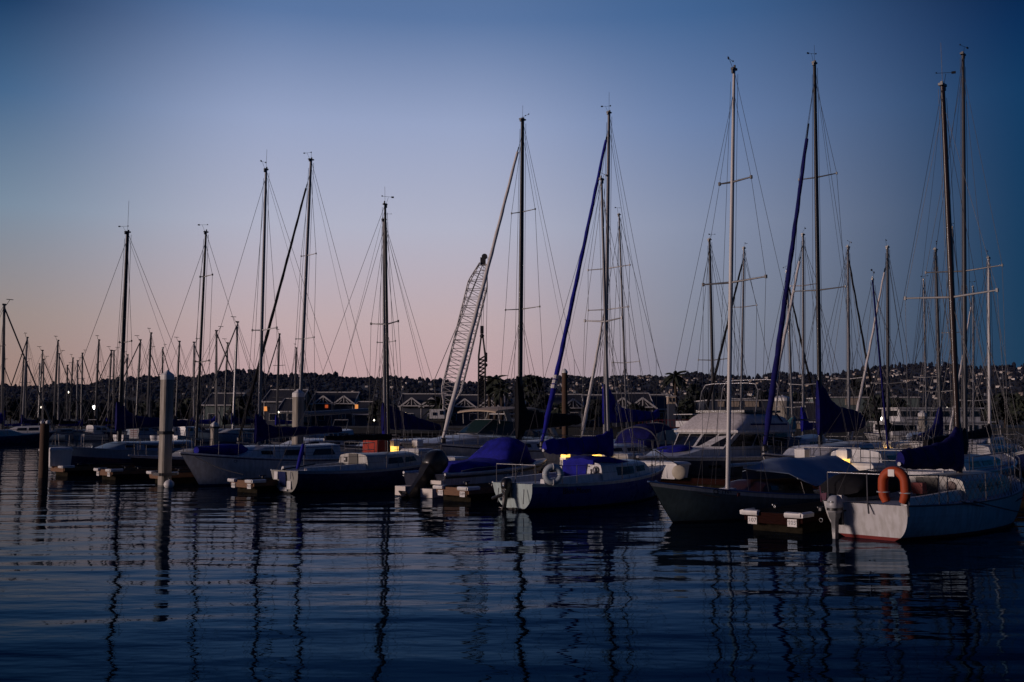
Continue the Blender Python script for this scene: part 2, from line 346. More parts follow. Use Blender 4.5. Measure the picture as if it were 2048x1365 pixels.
def heading(az): return Vector((math.sin(R(az)), math.cos(R(az)), 0))
class Boat: pass
def place(name, label, cat, mast_px, Y, az, xm, group=None):
    p = at(mast_px[0], mast_px[1], Y); h = heading(az)
    loc = Vector((p.x, p.y, 0)) - h * xm
    b = Boat(); b.root = thing(name, label, cat, loc, R(90 - az), group); b.h, b.loc, b.xm = h, loc, xm; b.lat = Vector((-h.y, h.x, 0)); b.Y = Y
    return b
def wpos(b, v): return b.loc + b.h * v[0] + b.lat * v[1] + Vector((0, 0, v[2]))
def mast_top(b, top_px):
    best = None
    for i in range(-260, 260):
        rk = i * .01; w = wpos(b, (b.xm - rk, 0, 0)); p = at(top_px[0], top_px[1], w.y); e = abs(p.x - w.x)
        if best is None or e < best[0]: best = (e, rk, p.z)
    return best[1], best[2]
def rig(b, hull, top, spread=(), mdia=.12, mm=None, fore=True, furl=None, back=1, foot_x=None, fh=1., zbase=None, wr=None, ant=None, vane=True, lod=0, taper=.72, spm=None, stub=True):
    rk, zt = mast_top(b, top); mm = mm or ALU; xm = b.xm; u = xm / hull.L
    z0 = zbase if zbase is not None else hull.zs(u) - .05; wr = wr or .00021 * b.Y
    M = lambda t: Vector((lerp(xm, xm - rk, t), 0, lerp(z0, zt, t)))
    b.M, b.zt, b.rk, b.z0 = M, zt, rk, z0
    r = mdia / 2
    b.mast = MB().tube([M(t) for t in (0, .3, .6, .85, 1)], [r, r, r * .97, r * lerp(1, taper, .6), r * taper], 10, flat=.78).build('mast', mm, b.root, smooth=60)
    dia = max(mdia, .0011 * b.Y)
    tp = M(1)
    vr = random.Random(int(b.Y * 100 + xm * 10)); mh = MB().box(tp + Vector((0, 0, .02)), (dia * vr.uniform(1.2, 1.7), dia * .6, .06)).box(tp + Vector((dia * .5, 0, -.05)), (dia * .35, dia * .35, .12)).box(tp + Vector((-dia * .2, 0, .07)), (dia * .3, dia * .3, vr.uniform(.06, .16))); mh.build('masthead_fitting', BLACK, b.mast)
    if ant: MB().tube([tp, tp + Vector((-.02, 0, ant))], max(.006, .00016 * b.Y), 5).build('antenna', WIRE, b.mast)
    if vane and lod < 2:
        v = MB(); q = tp + Vector((dia * vr.choice((-1.2, 1.0, 1.2)), .02, vr.uniform(-.1, .08))); rr = max(.006, .00013 * b.Y); va = vr.uniform(-1.2, 1.2); ca_, sa_ = math.cos(va), math.sin(va)
        v.tube([tp + Vector((dia * .5, 0, .05)), q + Vector((.05, 0, .30))], rr, 5)
        v.tube([q + Vector((-.2 * ca_, -.2 * sa_, .33)), q + Vector((.22 * ca_, .22 * sa_, .30))], rr, 5); v.box(q + Vector((.2 * ca_, .2 * sa_, .30)), (.10, .02, .06), rz=va); v.ball(q + Vector((-.2 * ca_, -.2 * sa_, .34)), vr.uniform(.02, .04), 6)
        v.build('wind_vane', BLACK, b.mast)
    # spreaders
    tips = []
    for fz, half in spread:
        p = M(fz); sp_ = MB()
        for sd in (1, -1): sp_.tube([p, p + Vector((-.12, sd * half, .06))], [.03, .02], 6)
        for sd in (1, -1): sp_.box(p + Vector((-.12, sd * half, .06)), (.06, .05, .09))
        sp_.build('spreader', spm or mm, b.mast); tips.append((fz, half))
    bowz = hull.zs(1) + .05; bow = Vector((foot_x if foot_x is not None else hull.L - .12, 0, bowz)); hd = M(fh * .985)
    W = []
    if fore: W.append(('forestay', [bow, hd]))
    if back >= 1 and lod < 2:
        st = Vector((.1, 0, hull.zs(0)))
        if back == 1: W.append(('backstay', [st, tp]))
        else:
            mid = lerp(st, tp, .28)
            W += [('backstay', [mid, tp]), ('backstay', [Vector((.12, hull.hb(0) * .8, hull.zs(0))), mid]), ('backstay', [Vector((.12, -hull.hb(0) * .8, hull.zs(0))), mid])]
    for sd in (1, -1):
        ch = Vector((xm - .12, sd * hull.hb(u) * .95, hull.zs(u))); path = [ch]
        for fz, half in tips: path.append(M(fz) + Vector((-.12, sd * half, .06)))
        path.append(hd); W.append(('shroud', path))
        if lod < 2:
            low = M((tips[0][0] if tips else .55) - .012)
            W.append(('shroud', [ch + Vector((-.35, 0, 0)), low]))
            W.append(('shroud', [ch + Vector((.35, -sd * .1, 0)), low]))
    if lod < 2: W += [('halyard', [M(0.03) + Vector((-r * 1.7, .06, 0)), M(.99) + Vector((-r * 1.5, .05, 0))]), ('halyard', [M(.02) + Vector((.35, -.12, 0)), M(.97) + Vector((r, -.05, 0))])]
    if lod == 2:
        m = MB(); [m.tube(p, wr, 4) for _, p in W]; m.build('rigging', WIRE, b.root)
    else:
        for nme, p in W: MB().tube(p, wr, 5).build(nme, WIRE, b.root)
    if furl:
        rad, fm, f1 = furl[:3]; rad *= .72; a = bow + Vector((0, 0, .25)); e = lerp(bow, hd, f1); n = 40; pts, rs = [], []
        for i in range(n + 1):
            t = i / n; sag = Vector((-.01, 0, -.06)) * math.sin(math.pi * t)
            pts.append(lerp(a, e, t) + sag + Vector((0, .008 * math.sin(i * 1.3), 0))); rs.append(rad * (.55 + .45 * sm(t / .08)) * (1 - .45 * t) * (1 + .07 * math.sin(i * 2.1 + b.Y)))
        fj = MB().tube(pts, rs, 8).build('furled_sail', fm, b.root, smooth=60)
        MB().lathe(bow, [(.06, .02), (.13, .05), (.13, .2), (.06, .24)], 10).build('furler_drum', BLACK, fj)
        MB().tube([e, e + (hd - e) * .25], .03, 6).build('furler_swivel', BLACK, fj)
        if len(furl) > 3:
            sc = MB()
            for t in furl[3]: p = lerp(a, e, t); d = (e - a).normalized(); sc.tube([p, p + d * .16], rad * 1.02, 8)
            sc.build('sail_tie', CANVASW, fj)
def cover(b, prof, m, name='sail_cover', boom=True, blen=None, seed=1, y0=0., n=14):
    rnd = random.Random(seed); rings = []; xs = b.xm
    full = []
    for i in range(len(prof) - 1):
        a, c = prof[i], prof[i + 1]; k = 6
        for j in range(k): full.append([lerp(a[q], c[q], sm(j / k) if False else j / k) for q in range(4)])
    full.append(list(prof[-1]))
    for i, (d, zt, zb, hw) in enumerate(full):
        ring = []; jz, jw = rnd.uniform(-.014, .014) - .02 * abs(math.sin(d * 4.2 + seed)), rnd.uniform(.92, 1.06)
        for k in range(n):
            t = 6.28318 * k / n; sy, cz = math.sin(t), math.cos(t)
            tz = (cz + 1) / 2; z = lerp(zb, zt, tz) + jz
            w = hw * jw * (1 - .35 * tz) * (1 + .05 * math.sin(5 * t + i))
            ring.append(Vector((xs - d, y0 + w * sy, z)))
        rings.append(ring)
    c = MB().loft(rings).build(name, m, b.root, smooth=70)
    k0 = 0.8
    while k0 < prof[-1][0] - .2:
        for (d0, t0, b0, w0), (d1, t1, b1, w1) in zip(prof, prof[1:]):
            if d0 <= k0 < d1:
                f = (k0 - d0) / (d1 - d0); zt_, zb_, hw_ = lerp(t0, t1, f), lerp(b0, b1, f), lerp(w0, w1, f)
                MB().loft([[Vector((xs - k0 - dx, y0 + (hw_ * 1.03 + .006) * math.sin(6.28318 * q / n) * (1 - .35 * (math.cos(6.28318 * q / n) + 1) / 2), lerp(zb_ - .015, zt_ + .008, (math.cos(6.28318 * q / n) + 1) / 2))) for q in range(n)] for dx in (0, .03)], cap=False).build('cover_strap', ROPE, c, smooth=60)
        k0 += .72
    if boom:
        dl = prof[-1][0] + .06; zb = prof[-1][2] + .02; z1 = prof[min(2, len(prof) - 1)][2] + .02
        MB().tube([Vector((xs - .1, y0, z1)), Vector((xs - dl, y0, zb))], .045, 8).build('boom', ALU, b.root)
        MB().tube([Vector((xs - dl + .1, y0, zb)), b.M(.985)], .00016 * b.Y, 4).build('topping_lift', WIRE, b.root)
    return c
def rails(b, hull, h=.55, n=4, bow=True, stern=True, u0=.08, u1=.86, m=None, wires=True, r=.013, mid=True):
    m = m or STEEL; L = hull.L
    P = lambda u, sd, z: Vector((u * L, sd * (hull.hb(u) - .05), hull.zs(u) + z))
    r = max(r, .00025 * b.Y)
    if wires:
        for sd in (1, -1):
            for i in range(n):
                u = lerp(u0, u1, (i + .5) / n); MB().tube([P(u, sd, -.02), P(u, sd, h)], r, 6).build('stanchion', m, b.root)
        lw = MB()
        for sd in (1, -1):
            for z in (h - .02, h * .5): lw.tube([P(lerp(u0, u1, i / 12), sd, z) for i in range(13)], max(.004, .00014 * b.Y), 4)
        lw.build('lifeline', WIRE, b.root)
    if bow:
        k = MB(); top = [P(u1, 1, h)] + [P(lerp(u1, .985, t), 1, h + .03 * t) for t in (.5, 1)] + [Vector((L + .12, 0, hull.zs(1) + h + .06))] + [P(lerp(.985, u1, t), -1, h + .03 * (1 - t)) for t in (0, .5)] + [P(u1, -1, h)]
        k.tube(top, r, 6)
        for sd in (1, -1):
            k.tube([P(u1, sd, h), P(u1, sd, -.02)], r, 6); k.tube([P(.96, sd, h + .02), P(.955, sd, -.02)], r, 6)
        k.tube([P(u1, 1, h * .5), P(.97, 1, h * .5), Vector((L + .02, 0, hull.zs(1) + h * .5)), P(.97, -1, h * .5), P(u1, -1, h * .5)], r * .8, 6)
        k.build('bow_rail', m, b.root)
    if stern:
        k = MB(); e = .02
        k.tube([P(u0 + .06, 1, h), P(e, 1, h), P(e, -1, h), P(u0 + .06, -1, h)], r, 6)
        if mid: k.tube([P(u0 + .06, 1, h * .5), P(e, 1, h * .5), P(e, -1, h * .5), P(u0 + .06, -1, h * .5)], r * .8, 6)
        for u, sd in ((u0 + .06, 1), (u0 + .06, -1), (e, 1), (e, -1)): k.tube([P(u, sd, h), P(u, sd, -.02)], r, 6)
        k.tube([Vector((e * L, 0, hull.zs(0) + h)), Vector((e * L, 0, hull.zs(0)))], r, 6)
        k.build('stern_rail', m, b.root)
def coaming(b, hull, x0, x1, h=.25, w=.6, m=None):
    k = MB()
    for sd in (1, -1):
        k.loft([[Vector((x, sd * y, z)) for y, z in ((w - .06, hull.zs(x / hull.L) - .06), (w + .14, hull.zs(x / hull.L) - .06), (w + .06, hull.zs(x / hull.L) + h * q), (w - .04, hull.zs(x / hull.L) + h * q))] for x, q in ((x0, .6), ((x0 + x1) / 2, .85), (x1, 1))])
    k.build('cockpit_coaming', m or WHITE, b.root)
def outboard(b, pos, s=1., tilt=0., cowl=None, band=None, leg=None, name='outboard_motor'):
    Mt = Matrix.Translation(Vector(pos)) @ Matrix.Rotation(R(tilt), 4, 'Y') @ Matrix.Scale(s, 4)
    T = lambda m: [Mt @ Vector(v) for v in m]
    def fin(m): m.v = [tuple(Mt @ Vector(v)) for v in m.v]; return m
    c = MB(); secs = [(.30, .17, .125, -.17), (.34, .21, .15, -.17), (.50, .235, .165, -.18), (.62, .22, .155, -.17), (.72, .16, .12, -.15), (.755, .08, .07, -.13)]
    c.loft([[Vector((cx + a * (abs(math.cos(t)) ** .6) * (1 if math.cos(t) > 0 else -1), w * (abs(math.sin(t)) ** .6) * (1 if math.sin(t) > 0 else -1), z)) for t in [6.28318 * k / 18 for k in range(18)]] for z, a, w, cx in secs])
    o = fin(c).build(name, cowl, b.root, smooth=50)
    l = MB(); l.loft([[Vector((x, y, z)) for x, y in ((x0, -w), (x1, -w), (x1, w), (x0, w))] for z, x0, x1, w in ((.32, -.34, .0, .11), (.18, -.32, -.04, .09), (.1, -.28, -.08, .06), (-.42, -.26, -.09, .035), (-.5, -.32, -.06, .03))])
    l.box((-.22, 0, -.43), (.34, .2, .02)); l.tube([(-.33, 0, -.53), (-.2, 0, -.53), (-.02, 0, -.53)], [.03, .055, .02], 8); l.prism([(-.24, -.012, -.54), (-.1, -.012, -.54), (-.16, -.012, -.72), (-.24, -.012, -.7)], (0, .024, 0))
    fin(l).build('drive_leg', leg or BLACK, o, smooth=40)
    pr = MB()
    for k in range(3):
        a = 2.094 * k; pr.prism([(-.36, 0, -.53), (-.345, .05 * math.cos(a) - .05 * math.sin(a), -.53 + .05 * math.sin(a) + .05 * math.cos(a)), (-.35, .15 * math.cos(a), -.53 + .15 * math.sin(a)), (-.375, .09 * math.cos(a) + .05 * math.sin(a), -.53 + .09 * math.sin(a) - .05 * math.cos(a))], (.01, 0, 0))
    fin(pr).build('propeller', BLACK, o)
    br = MB().box((.02, 0, .15), (.12, .24, .34)).tube([(-.02, -.05, .27), (.12, -.1, .34), (.5, -.14, .36)], .02, 6)
    fin(br).build('clamp_bracket', BLACK, o)
    if band:
        q = MB(); z = .42; a, w = .228, .162; q.loft([[Vector((-.176 + (a + .004) * (abs(math.cos(t)) ** .6) * (1 if math.cos(t) > 0 else -1), (w + .004) * (abs(math.sin(t)) ** .6) * (1 if math.sin(t) > 0 else -1), zz)) for t in [6.28318 * k / 18 for k in range(18)]] for zz in (.37, .44)], cap=False)
        q.box((-.42, 0, .60), (.02, .14, .035)); fin(q).build('cowl_band', band, o)
    return o
def hull_text(b, hull, body, size, u, z, side, m, name='boat_name'):
    vs, fs = text_mb(body, size, .003); mb = MB(); out = []
    for v in vs:
        uu = u + (v.x if side < 0 else -v.x) / hull.L; p = hull.at_z(uu, z + v.y, side); out.append(p + Vector((0, side * (.006 + v.z), 0)))
    mb.add(out, fs); return mb.build(name, m, b.root, smooth=0)
# ------------------------------------------------------------------ water and shore
def water_mat():
    m = bpy.data.materials.new('harbour_water'); m.use_nodes = True; t = m.node_tree; b = t.nodes['Principled BSDF']
    b.inputs['Base Color'].default_value = (.002, .005, .012, 1); b.inputs['Roughness'].default_value = .025; b.inputs['IOR'].default_value = 1.17; b.inputs['Specular Tint'].default_value = (.15, .45, .85, 1)
    tcx = t.nodes.new('ShaderNodeTexCoord')
    def noise(sc, rot, st, det, amp):
        mp = t.nodes.new('ShaderNodeMapping'); mp.inputs['Rotation'].default_value = (0, 0, R(rot)); mp.inputs['Scale'].default_value = st
        t.links.new(tcx.outputs['Object'], mp.inputs[0])
        n = t.nodes.new('ShaderNodeTexNoise'); n.inputs['Scale'].default_value = sc; n.inputs['Detail'].default_value = det; n.inputs['Roughness'].default_value = .5
        t.links.new(mp.outputs[0], n.inputs['Vector'])
        k = t.nodes.new('ShaderNodeMath'); k.operation = 'MULTIPLY'; k.inputs[1].default_value = amp; t.links.new(n.outputs[0], k.inputs[0]); return k.outputs[0]
    def addn(a, c):
        k = t.nodes.new('ShaderNodeMath'); k.operation = 'ADD'; t.links.new(a, k.inputs[0]); t.links.new(c, k.inputs[1]); return k.outputs[0]
    hgt = addn(addn(noise(.42, -12, (.55, 1.6, 1), 1.5, WAVE[0]), noise(1.7, 8, (.7, 1.5, 1), 2, WAVE[1])), noise(6, -5, (.6, 1.4, 1), 2, WAVE[2]))
    bp = t.nodes.new('ShaderNodeBump'); bp.inputs['Distance'].default_value = 1; bp.inputs['Strength'].default_value = 1
    t.links.new(hgt, bp.inputs['Height'])
    # reflection colour: strong at grazing angles, foreground darkening painted in beyond real water's falloff
    fr = t.nodes.new('ShaderNodeFresnel'); fr.inputs['IOR'].default_value = 1.33; t.links.new(bp.outputs[0], fr.inputs['Normal'])
    cr = t.nodes.new('ShaderNodeValToRGB'); el = cr.color_ramp.elements
    stops = [(.0, (.0, .004, .012)), (.24, (.006, .022, .05)), (.34, (.03, .075, .14)), (.46, (.14, .19, .26)), (.62, (.30, .34, .40)), (1, (.82, .84, .86))]
    while len(el) < len(stops): el.new(.5)
    for q, (p, c) in zip(el, stops): q.position = p; q.color = (*c, 1)
    t.links.new(fr.outputs[0], cr.inputs[0])
    gl_ = t.nodes.new('ShaderNodeBsdfGlossy'); gl_.inputs['Roughness'].default_value = .025; t.links.new(cr.outputs[0], gl_.inputs['Color']); t.links.new(bp.outputs[0], gl_.inputs['Normal'])
    df = t.nodes.new('ShaderNodeBsdfDiffuse'); df.inputs['Color'].default_value = (.0008, .003, .008, 1)
    ads = t.nodes.new('ShaderNodeAddShader'); t.links.new(gl_.outputs[0], ads.inputs[0]); t.links.new(df.outputs[0], ads.inputs[1]); t.links.new(ads.outputs[0], t.nodes['Material Output'].inputs['Surface'])
    return m
WAVE = (.072, .010, .0011)
kind(MB().add([(-3000, -600, 0), (3000, -600, 0), (3000, 900, 0), (-3000, 900, 0)], [(0, 1, 2, 3)]).build('water', water_mat(), smooth=0), 'structure')
SHOREM = mat('shore_ground', (.03, .032, .03), .95, var=.5, scale=.15)
g = MB(); xs = [-3000, -400, -120, -60, 0, 60, 120, 400, 3000]
edge = [176, 172, 170, 166, 150, 138, 132, 128, 120]
g.loft([[Vector((x, e, -.5)), Vector((x, e + 3, 1.3)), Vector((x, e + 30, 1.5)), Vector((x, 900, 3)), Vector((x, 1100, 4))] for x, e in zip(xs, edge)], closed=False, cap=False)
kind(g.build('shore_ground', SHOREM, smooth=0), 'structure')

# ------------------------------------------------------------------ docks
U_AZ = 42.0
Uv, Vv = heading(U_AZ), Vector((-math.cos(R(U_AZ)), math.sin(R(U_AZ)), 0))     # into the slips, along the pier to the left
def slip(s, t, z=0.): return Vector((6.2, 24.0, z)) + Vv * s + Uv * t
RZ_U = R(90 - U_AZ)
w = thing('floating_walkway', 'long grey floating walkway crossing behind the moored boats', 'dock', slip(16, 9.9), RZ_U)
MB().box((0, 0, .36), (1.7, 76, .14)).build('walkway_deck', DOCKTOP, w, smooth=0)
MB().box((0, 0, .12), (1.5, 75.6, .34)).build('float', FLOAT, w, smooth=0)
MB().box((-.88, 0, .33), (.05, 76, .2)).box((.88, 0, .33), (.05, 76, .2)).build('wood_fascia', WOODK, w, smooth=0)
def finger(px, Y, label, plates=(), L=8.5, W=1.36, bump=True, fas=None):
    p = at(px, 900, Y); t = thing('finger_dock', label, 'dock', (p.x, p.y, 0), RZ_U, 'finger docks between the slips')
    MB().box((L / 2 + .04, 0, .39), (L, W - .04, .09)).build('dock_deck', DOCKTOP, t, smooth=0)
    MB().box((L / 2 + .1, 0, .1), (L - .2, W - .16, .40)).build('float', FLOAT, t, smooth=0)
    MB().box((.01, 0, .31), (.06, W - .1, .24)).box((L / 2, W / 2, .33), (L, .05, .18)).box((L / 2, -W / 2, .33), (L, .05, .18)).build('wood_fascia', fas or WOODD, t, smooth=0)
    if bump:
        for sd in (1, -1):
            m = MB(); y = sd * (W / 2 + .03)
            m.loft([[Vector((x, y + sd * dy, z)) for x, z in ((-.10, .36), (-.13, .40), (-.12, .46), (-.06, .475), (.02, .475), (.02, .36))] for dy in (-.38, -.06, 0)])
            m.loft([[Vector((x, y + sd * dy, z)) for dy, z in ((-.04, .36), (.05, .37), (.06, .45), (0, .475), (-.04, .475))] for x in (-.1, .0, .42, .44)])
            m.build('corner_bumper', PLASTW, t, smooth=50)
    for sd, body in plates:
        pl = MB().box((-.045, sd * (W / 2 - .2), .245), (.012, .22, .165)); k = pl.build('number_plate', PLASTW, t, smooth=0)
        if body: lettering('plate_number', body, .13, (-.054, sd * (W / 2 - .2), .25), (0, -1, 0), (0, 0, 1), BLACK, k, .002)
        sc = MB()
        for e in (-.095, .095): sc.ball((-.052, sd * (W / 2 - .2) + e, .28), .008, 6)
        sc.build('screw', BLACK, k)
    for x in (1.2, 4.2):
        for sd in (1, -1): MB().box((x, sd * (W / 2 - .12), .47), (.06, .05, .07)).tube([(x - .14, sd * (W / 2 - .12), .52), (x + .14, sd * (W / 2 - .12), .52)], .018, 6).build('mooring_cleat', ALUD, t)
    return t
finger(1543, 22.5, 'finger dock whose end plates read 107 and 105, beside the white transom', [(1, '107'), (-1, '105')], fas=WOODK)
finger(905, 31.0, 'finger dock with orange brown end timber, beside the big black outboard', [(1, '111'), (-1, '109')])
finger(486, 34.6, 'finger dock end with two white bumpers, left of the grey round transom', [(1, '115'), (-1, '113')])
finger(210, 42.0, 'small far finger dock end with white bumpers, left of the tall concrete piling', [(1, '119'), (-1, '117')], L=6.5)
finger(318, 39.6, 'finger dock at the foot of the tall concrete piling', [], L=7.5)
finger(116, 45.0, 'leftmost finger dock, carrying a white locker beside the wooden piling', [], L=8)

def concrete_piling(px, Y, ztop, w, label):
    p = at(px, 900, Y); t = thing('concrete_piling', label, 'piling', (p.x, p.y, 0), RZ_U - .02, 'concrete pilings with pyramid caps')
    o = lambda w, c: [(w, w - c), (w - c, w), (-w + c, w), (-w, w - c), (-w, -w + c), (-w + c, -w), (w - c, -w), (w, -w + c)]
    MB().loft([[Vector((x, y, z)) for x, y in o(w / 2, w * .12)] for z in (-1.5, 0, 1, 2, ztop - .38)]).build('shaft', CONC, t, smooth=0)
    MB().loft([[Vector((x, y, z)) for x, y in o(ww, ww * .24)] for z, ww in ((ztop - .39, w * .53), (ztop - .2, w * .53), (ztop - .02, .02), (ztop, .005))]).build('pile_cap', PLASTW, t, smooth=0)
    MB().box((0, -w * .56, 2.0), (w * 1.1, .03, .12)).box((0, w * .56, 2.0), (w * 1.1, .03, .12)).box((-w * .56, 0, 2.0), (.03, w * 1.06, .12)).build('pile_strap', BLACK, t, smooth=0)
    MB().box((0, -w * .72, .42), (w * 1.6, .1, .1)).box((0, w * .72, .42), (w * 1.6, .1, .1)).box((-w * .8, 0, .42), (.1, w * 1.36, .1)).build('pile_guide', ALUD, t, smooth=0)
    return t
concrete_piling(331, 38.8, at(331, 740, 38.8).z, .40, 'tall concrete piling with white pointed cap, left of the white sloop')
concrete_piling(595, 47.0, at(595, 778, 47.0).z, .43, 'concrete piling with white pointed cap, rising behind the white sloop')
concrete_piling(1567, 62, at(1567, 790, 62).z, .95, 'concrete piling with a domed white cap behind the canvas covered motor yacht')
concrete_piling(1847, 64, at(1847, 821, 64).z, .42, 'small distant concrete piling in front of the white ferry')
concrete_piling(428, 66, at(428, 843, 66).z, .42, 'short distant concrete piling between the far boats at left')
def wood_piling(px, Y, ztop, r, label, balls=True, capm=None):
    p = at(px, 900, Y); t = thing('wood_piling', label, 'piling', (p.x, p.y, 0), 0, 'wooden pilings')
    MB().tube([(0, 0, -1.5), (.01, 0, 0), (0, .01, ztop * .5), (0, 0, ztop)], [r * 1.06, r * 1.04, r, r * .97], 14).build('shaft', WOODP, t, smooth=60)
    if balls: MB().ball((-.12, 0, ztop + .05), .09, 8).ball((.13, -.02, ztop + .06), .10, 8).build('pile_cap', PLASTW, t)
    else: MB().lathe((0, 0, ztop), [(r * 1.1, -.08), (r * 1.1, .05), (r * .6, .3), (.02, .42)], 12).build('pile_cap', capm or PLASTW, t)
wood_piling(88, 43.5, at(88, 848, 43.5).z, .19, 'dark wooden piling with two white knobs, leftmost in the near water')
wood_piling(1130, 110, at(1130, 745, 110).z, .32, 'tall dark round pile with a pale cap, far behind the blue rolled sail', False)
p = at(338, 966, 37.2); t = thing('mooring_buoy', 'small white round buoy floating at the foot of the concrete piling', 'buoy', (p.x, p.y, 0))
MB().ball((0, 0, .12), .19, 14, (1, 1, .9)).build('float_body', PLASTW, t, smooth=60); MB().tube([(0, 0, .27), (0, 0, .36)], .025, 8).build('top_eye', BLACK, t)

def locker(px, Y, z0, sx, sy, h, label, seams=3):
    p = at(px, 900, Y); t = thing('dock_locker', label, 'dock box', (p.x, p.y, z0), RZ_U, 'white dock lockers')
    b = MB(); k = .92
    b.loft([[Vector((x * sx / 2 * q, y * sy / 2 * q, z)) for x, y in ((1, 1), (-1, 1), (-1, -1), (1, -1))] for z, q in ((0, k), (h * .8, 1))]); b.build('box_body', PLASTW, t, smooth=0)
    l = MB(); l.loft([[Vector((x * sx / 2 * q, y * sy / 2 * q, z)) for x, y in ((1, 1), (-1, 1), (-1, -1), (1, -1))] for z, q in ((h * .802, 1.05), (h * .9, 1.05), (h, .92))]); l.build('lid', PLASTW, t, smooth=0)
    r = MB()
    for i in range(seams):
        y = ((i + 1) / (seams + 1) - .5) * sy; r.box((-sx / 2 * .965, y, h * .4), (.03, .025, h * .7))
    r.build('rib', PLASTW, t, smooth=0)
    MB().box((-sx / 2 * 1.04, 0, h * .78), (.03, .08, .07)).build('latch', BLACK, t, smooth=0)
locker(112, 45.3, .44, 1.0, 1.1, .82, 'white ribbed dock locker at the far left finger end', 2)
locker(836, 45.0, .44, 1.0, 1.15, .78, 'white dock locker behind the cowl of the black outboard')
locker(900, 43.0, .44, .9, 1.5, .5, 'low white dock locker right of the black outboard', 4)
locker(1318, 36.6, .40, .9, 2.0, .60, 'wide white dock locker at the bow of the dark hulled sloop', 4)
locker(1245, 38.5, .44, 1.0, 1.2, .78, 'white dock locker right of the blue boat mast')
locker(1715, 31.6, .44, .9, 1.3, .72, 'white dock locker right of the glowing power post at right', 2)
def pedestal(px, Y, label, lit=True, turn=0.):
    p = at(px, 900, Y); t = thing('power_pedestal', label, 'power post', (p.x, p.y, .43), RZ_U + turn, 'white power pedestals on the walkway')
    MB().loft([[Vector((x, y, z)) for x, y in ((.16, .15), (-.16, .15), (-.16, -.15), (.16, -.15))] for z in (0, .62)]).build('post_body', PLASTW, t, smooth=0)
    MB().loft([[Vector((x * q, y * q, z)) for x, y in ((.18, .17), (-.18, .17), (-.18, -.17), (.18, -.17))] for z, q in ((.86, 1), (1.12, 1.03), (1.17, .6))]).build('post_head', PLASTW, t, smooth=0)
    MB().box((0, 0, .74), (.27, .25, .235)).build('lamp_lens', LIGHTY if lit else PLASTW, t, smooth=0)
    if lit:
        ld = bpy.data.lights.new('lamp_glow', 'POINT'); ld.energy = 3.0; ld.color = (1, .6, .2); ld.shadow_soft_size = .12; lo_ = bpy.data.objects.new('lamp_glow', ld); scene.collection.objects.link(lo_); lo_.parent = t; lo_.location = (-.32, 0, .74)
    MB().box((-.165, 0, .35), (.012, .2, .3)).build('outlet_door', GREY, t, smooth=0)
pedestal(789, 46.0, 'lit white power post just right of the two dark masts over the red canvas')
pedestal(835, 45.8, 'unlit white power post behind the black outboard', False)
pedestal(1131, 39.1, 'lit yellow power post left of centre under the blue boom cover')
pedestal(1194, 38.1, 'lit yellow power post beside the mast of the blue sloop')
pedestal(1604, 32.4, 'unlit white power post above the grey boom tarp', False)
pedestal(1688, 31.4, 'lit yellow power post at the right end of the grey tarp')
pedestal(1777, 44, 'distant lit yellow power post right of the navy sail cover')

# ------------------------------------------------------------------ near boats
SG = 'sailboats moored in the slips'
# blue sloop, stern to us, in the middle
b = place('sailboat', 'small blue sloop with round pale transom and blue boom cover, in the middle', 'sailboat', (1219, 925), 31.4, U_AZ, 4.55, SG)
h = Hull(7.65, 2.45, .74, .72, .98, tr=.60, zt=-.02, ob=.55, os=.12, full=.8)
h.build(b.root, MIDBLUE, BLACKBOOT, WHITE, .05, .075, transom_m=mat('gelcoat_pale_green', (.42, .52, .52), .35, var=.08, streak=.2)); h.deck(b.root, DECK); h.rail(b.root, WHITE, .022)
c = Cabin(h, 3.1, 6.25, .50, .36, .86, .7); c.build(b.root, WHITE)
c.window(b.root, 3.85, 4.75, .28, .80); c.window(b.root, 4.95, 5.5, .36, .78)
coaming(b, h, .5, 3.1, .22, .66)
zd = h.zs(.38)
MB().prism([(3.085, .70, zd + .0), (3.085, -.18, zd + .0), (3.085, -.28, zd + .58), (3.085, .66, zd + .58)], (-.02, 0, 0)).build('companionway_cover', CANVAS, b.root, smooth=0)
cov = MB(); g = [[Vector((x, y * wd, zz - .05 * abs(y) ** 2 + .012 * math.sin(7 * y + x * 3))) for y in [j / 6 - 1 for j in range(13)]] for x, wd, zz in ((3.05, .5, zd + .63), (3.35, .6, zd + .71), (3.95, .66, zd + .68), (4.4, .62, zd + .60), (4.85, .5, zd + .55), (5.55, .42, zd + .47))]
cov.loft([r + [p - Vector((0, 0, .13)) for p in reversed(r)] for r in g]).build('hatch_cover', CANVAS, b.root, smooth=60)
cmp = MB().torus((3.075, -.58, zd + .30), .095, .022, Matrix.Rotation(R(90), 3, 'Y'), 20, 6); cmp.build('compass_ring', BLACK, b.root)
MB().lathe((3.085, -.58, zd + .30), [(.075, 0), (.07, -.02)], 16, Matrix.Rotation(R(90), 3, 'Y')).build('compass_glass', TARPW, b.root)
MB().box((3.075, -.40, zd + .26), (.02, .035, .13)).box((3.075, -.32, zd + .40), (.02, .05, .03)).build('instrument', BLACK, b.root)
MB().lathe((2.85, -.74, zd + .22), [(.06, 0), (.08, .04), (.055, .1), (.06, .15), (.03, .16)], 12).build('winch', STEEL, b.root)
rig(b, h, (1203, 360), [(.52, .72)], .12, ALU, fh=.97, back=1, ant=None, furl=None, vane=True)
cover(b, [(-.14, 2.25, 1.35, .08), (.05, 2.22, 1.36, .13), (.3, 2.08, 1.44, .2), (1.0, 2.0, 1.46, .21), (2.0, 1.97, 1.47, .2), (2.9, 1.96, 1.52, .17), (3.15, 1.9, 1.6, .1)], CANVAS, blen=3.4)
rails(b, h, .52, 3, stern=True, mid=False)
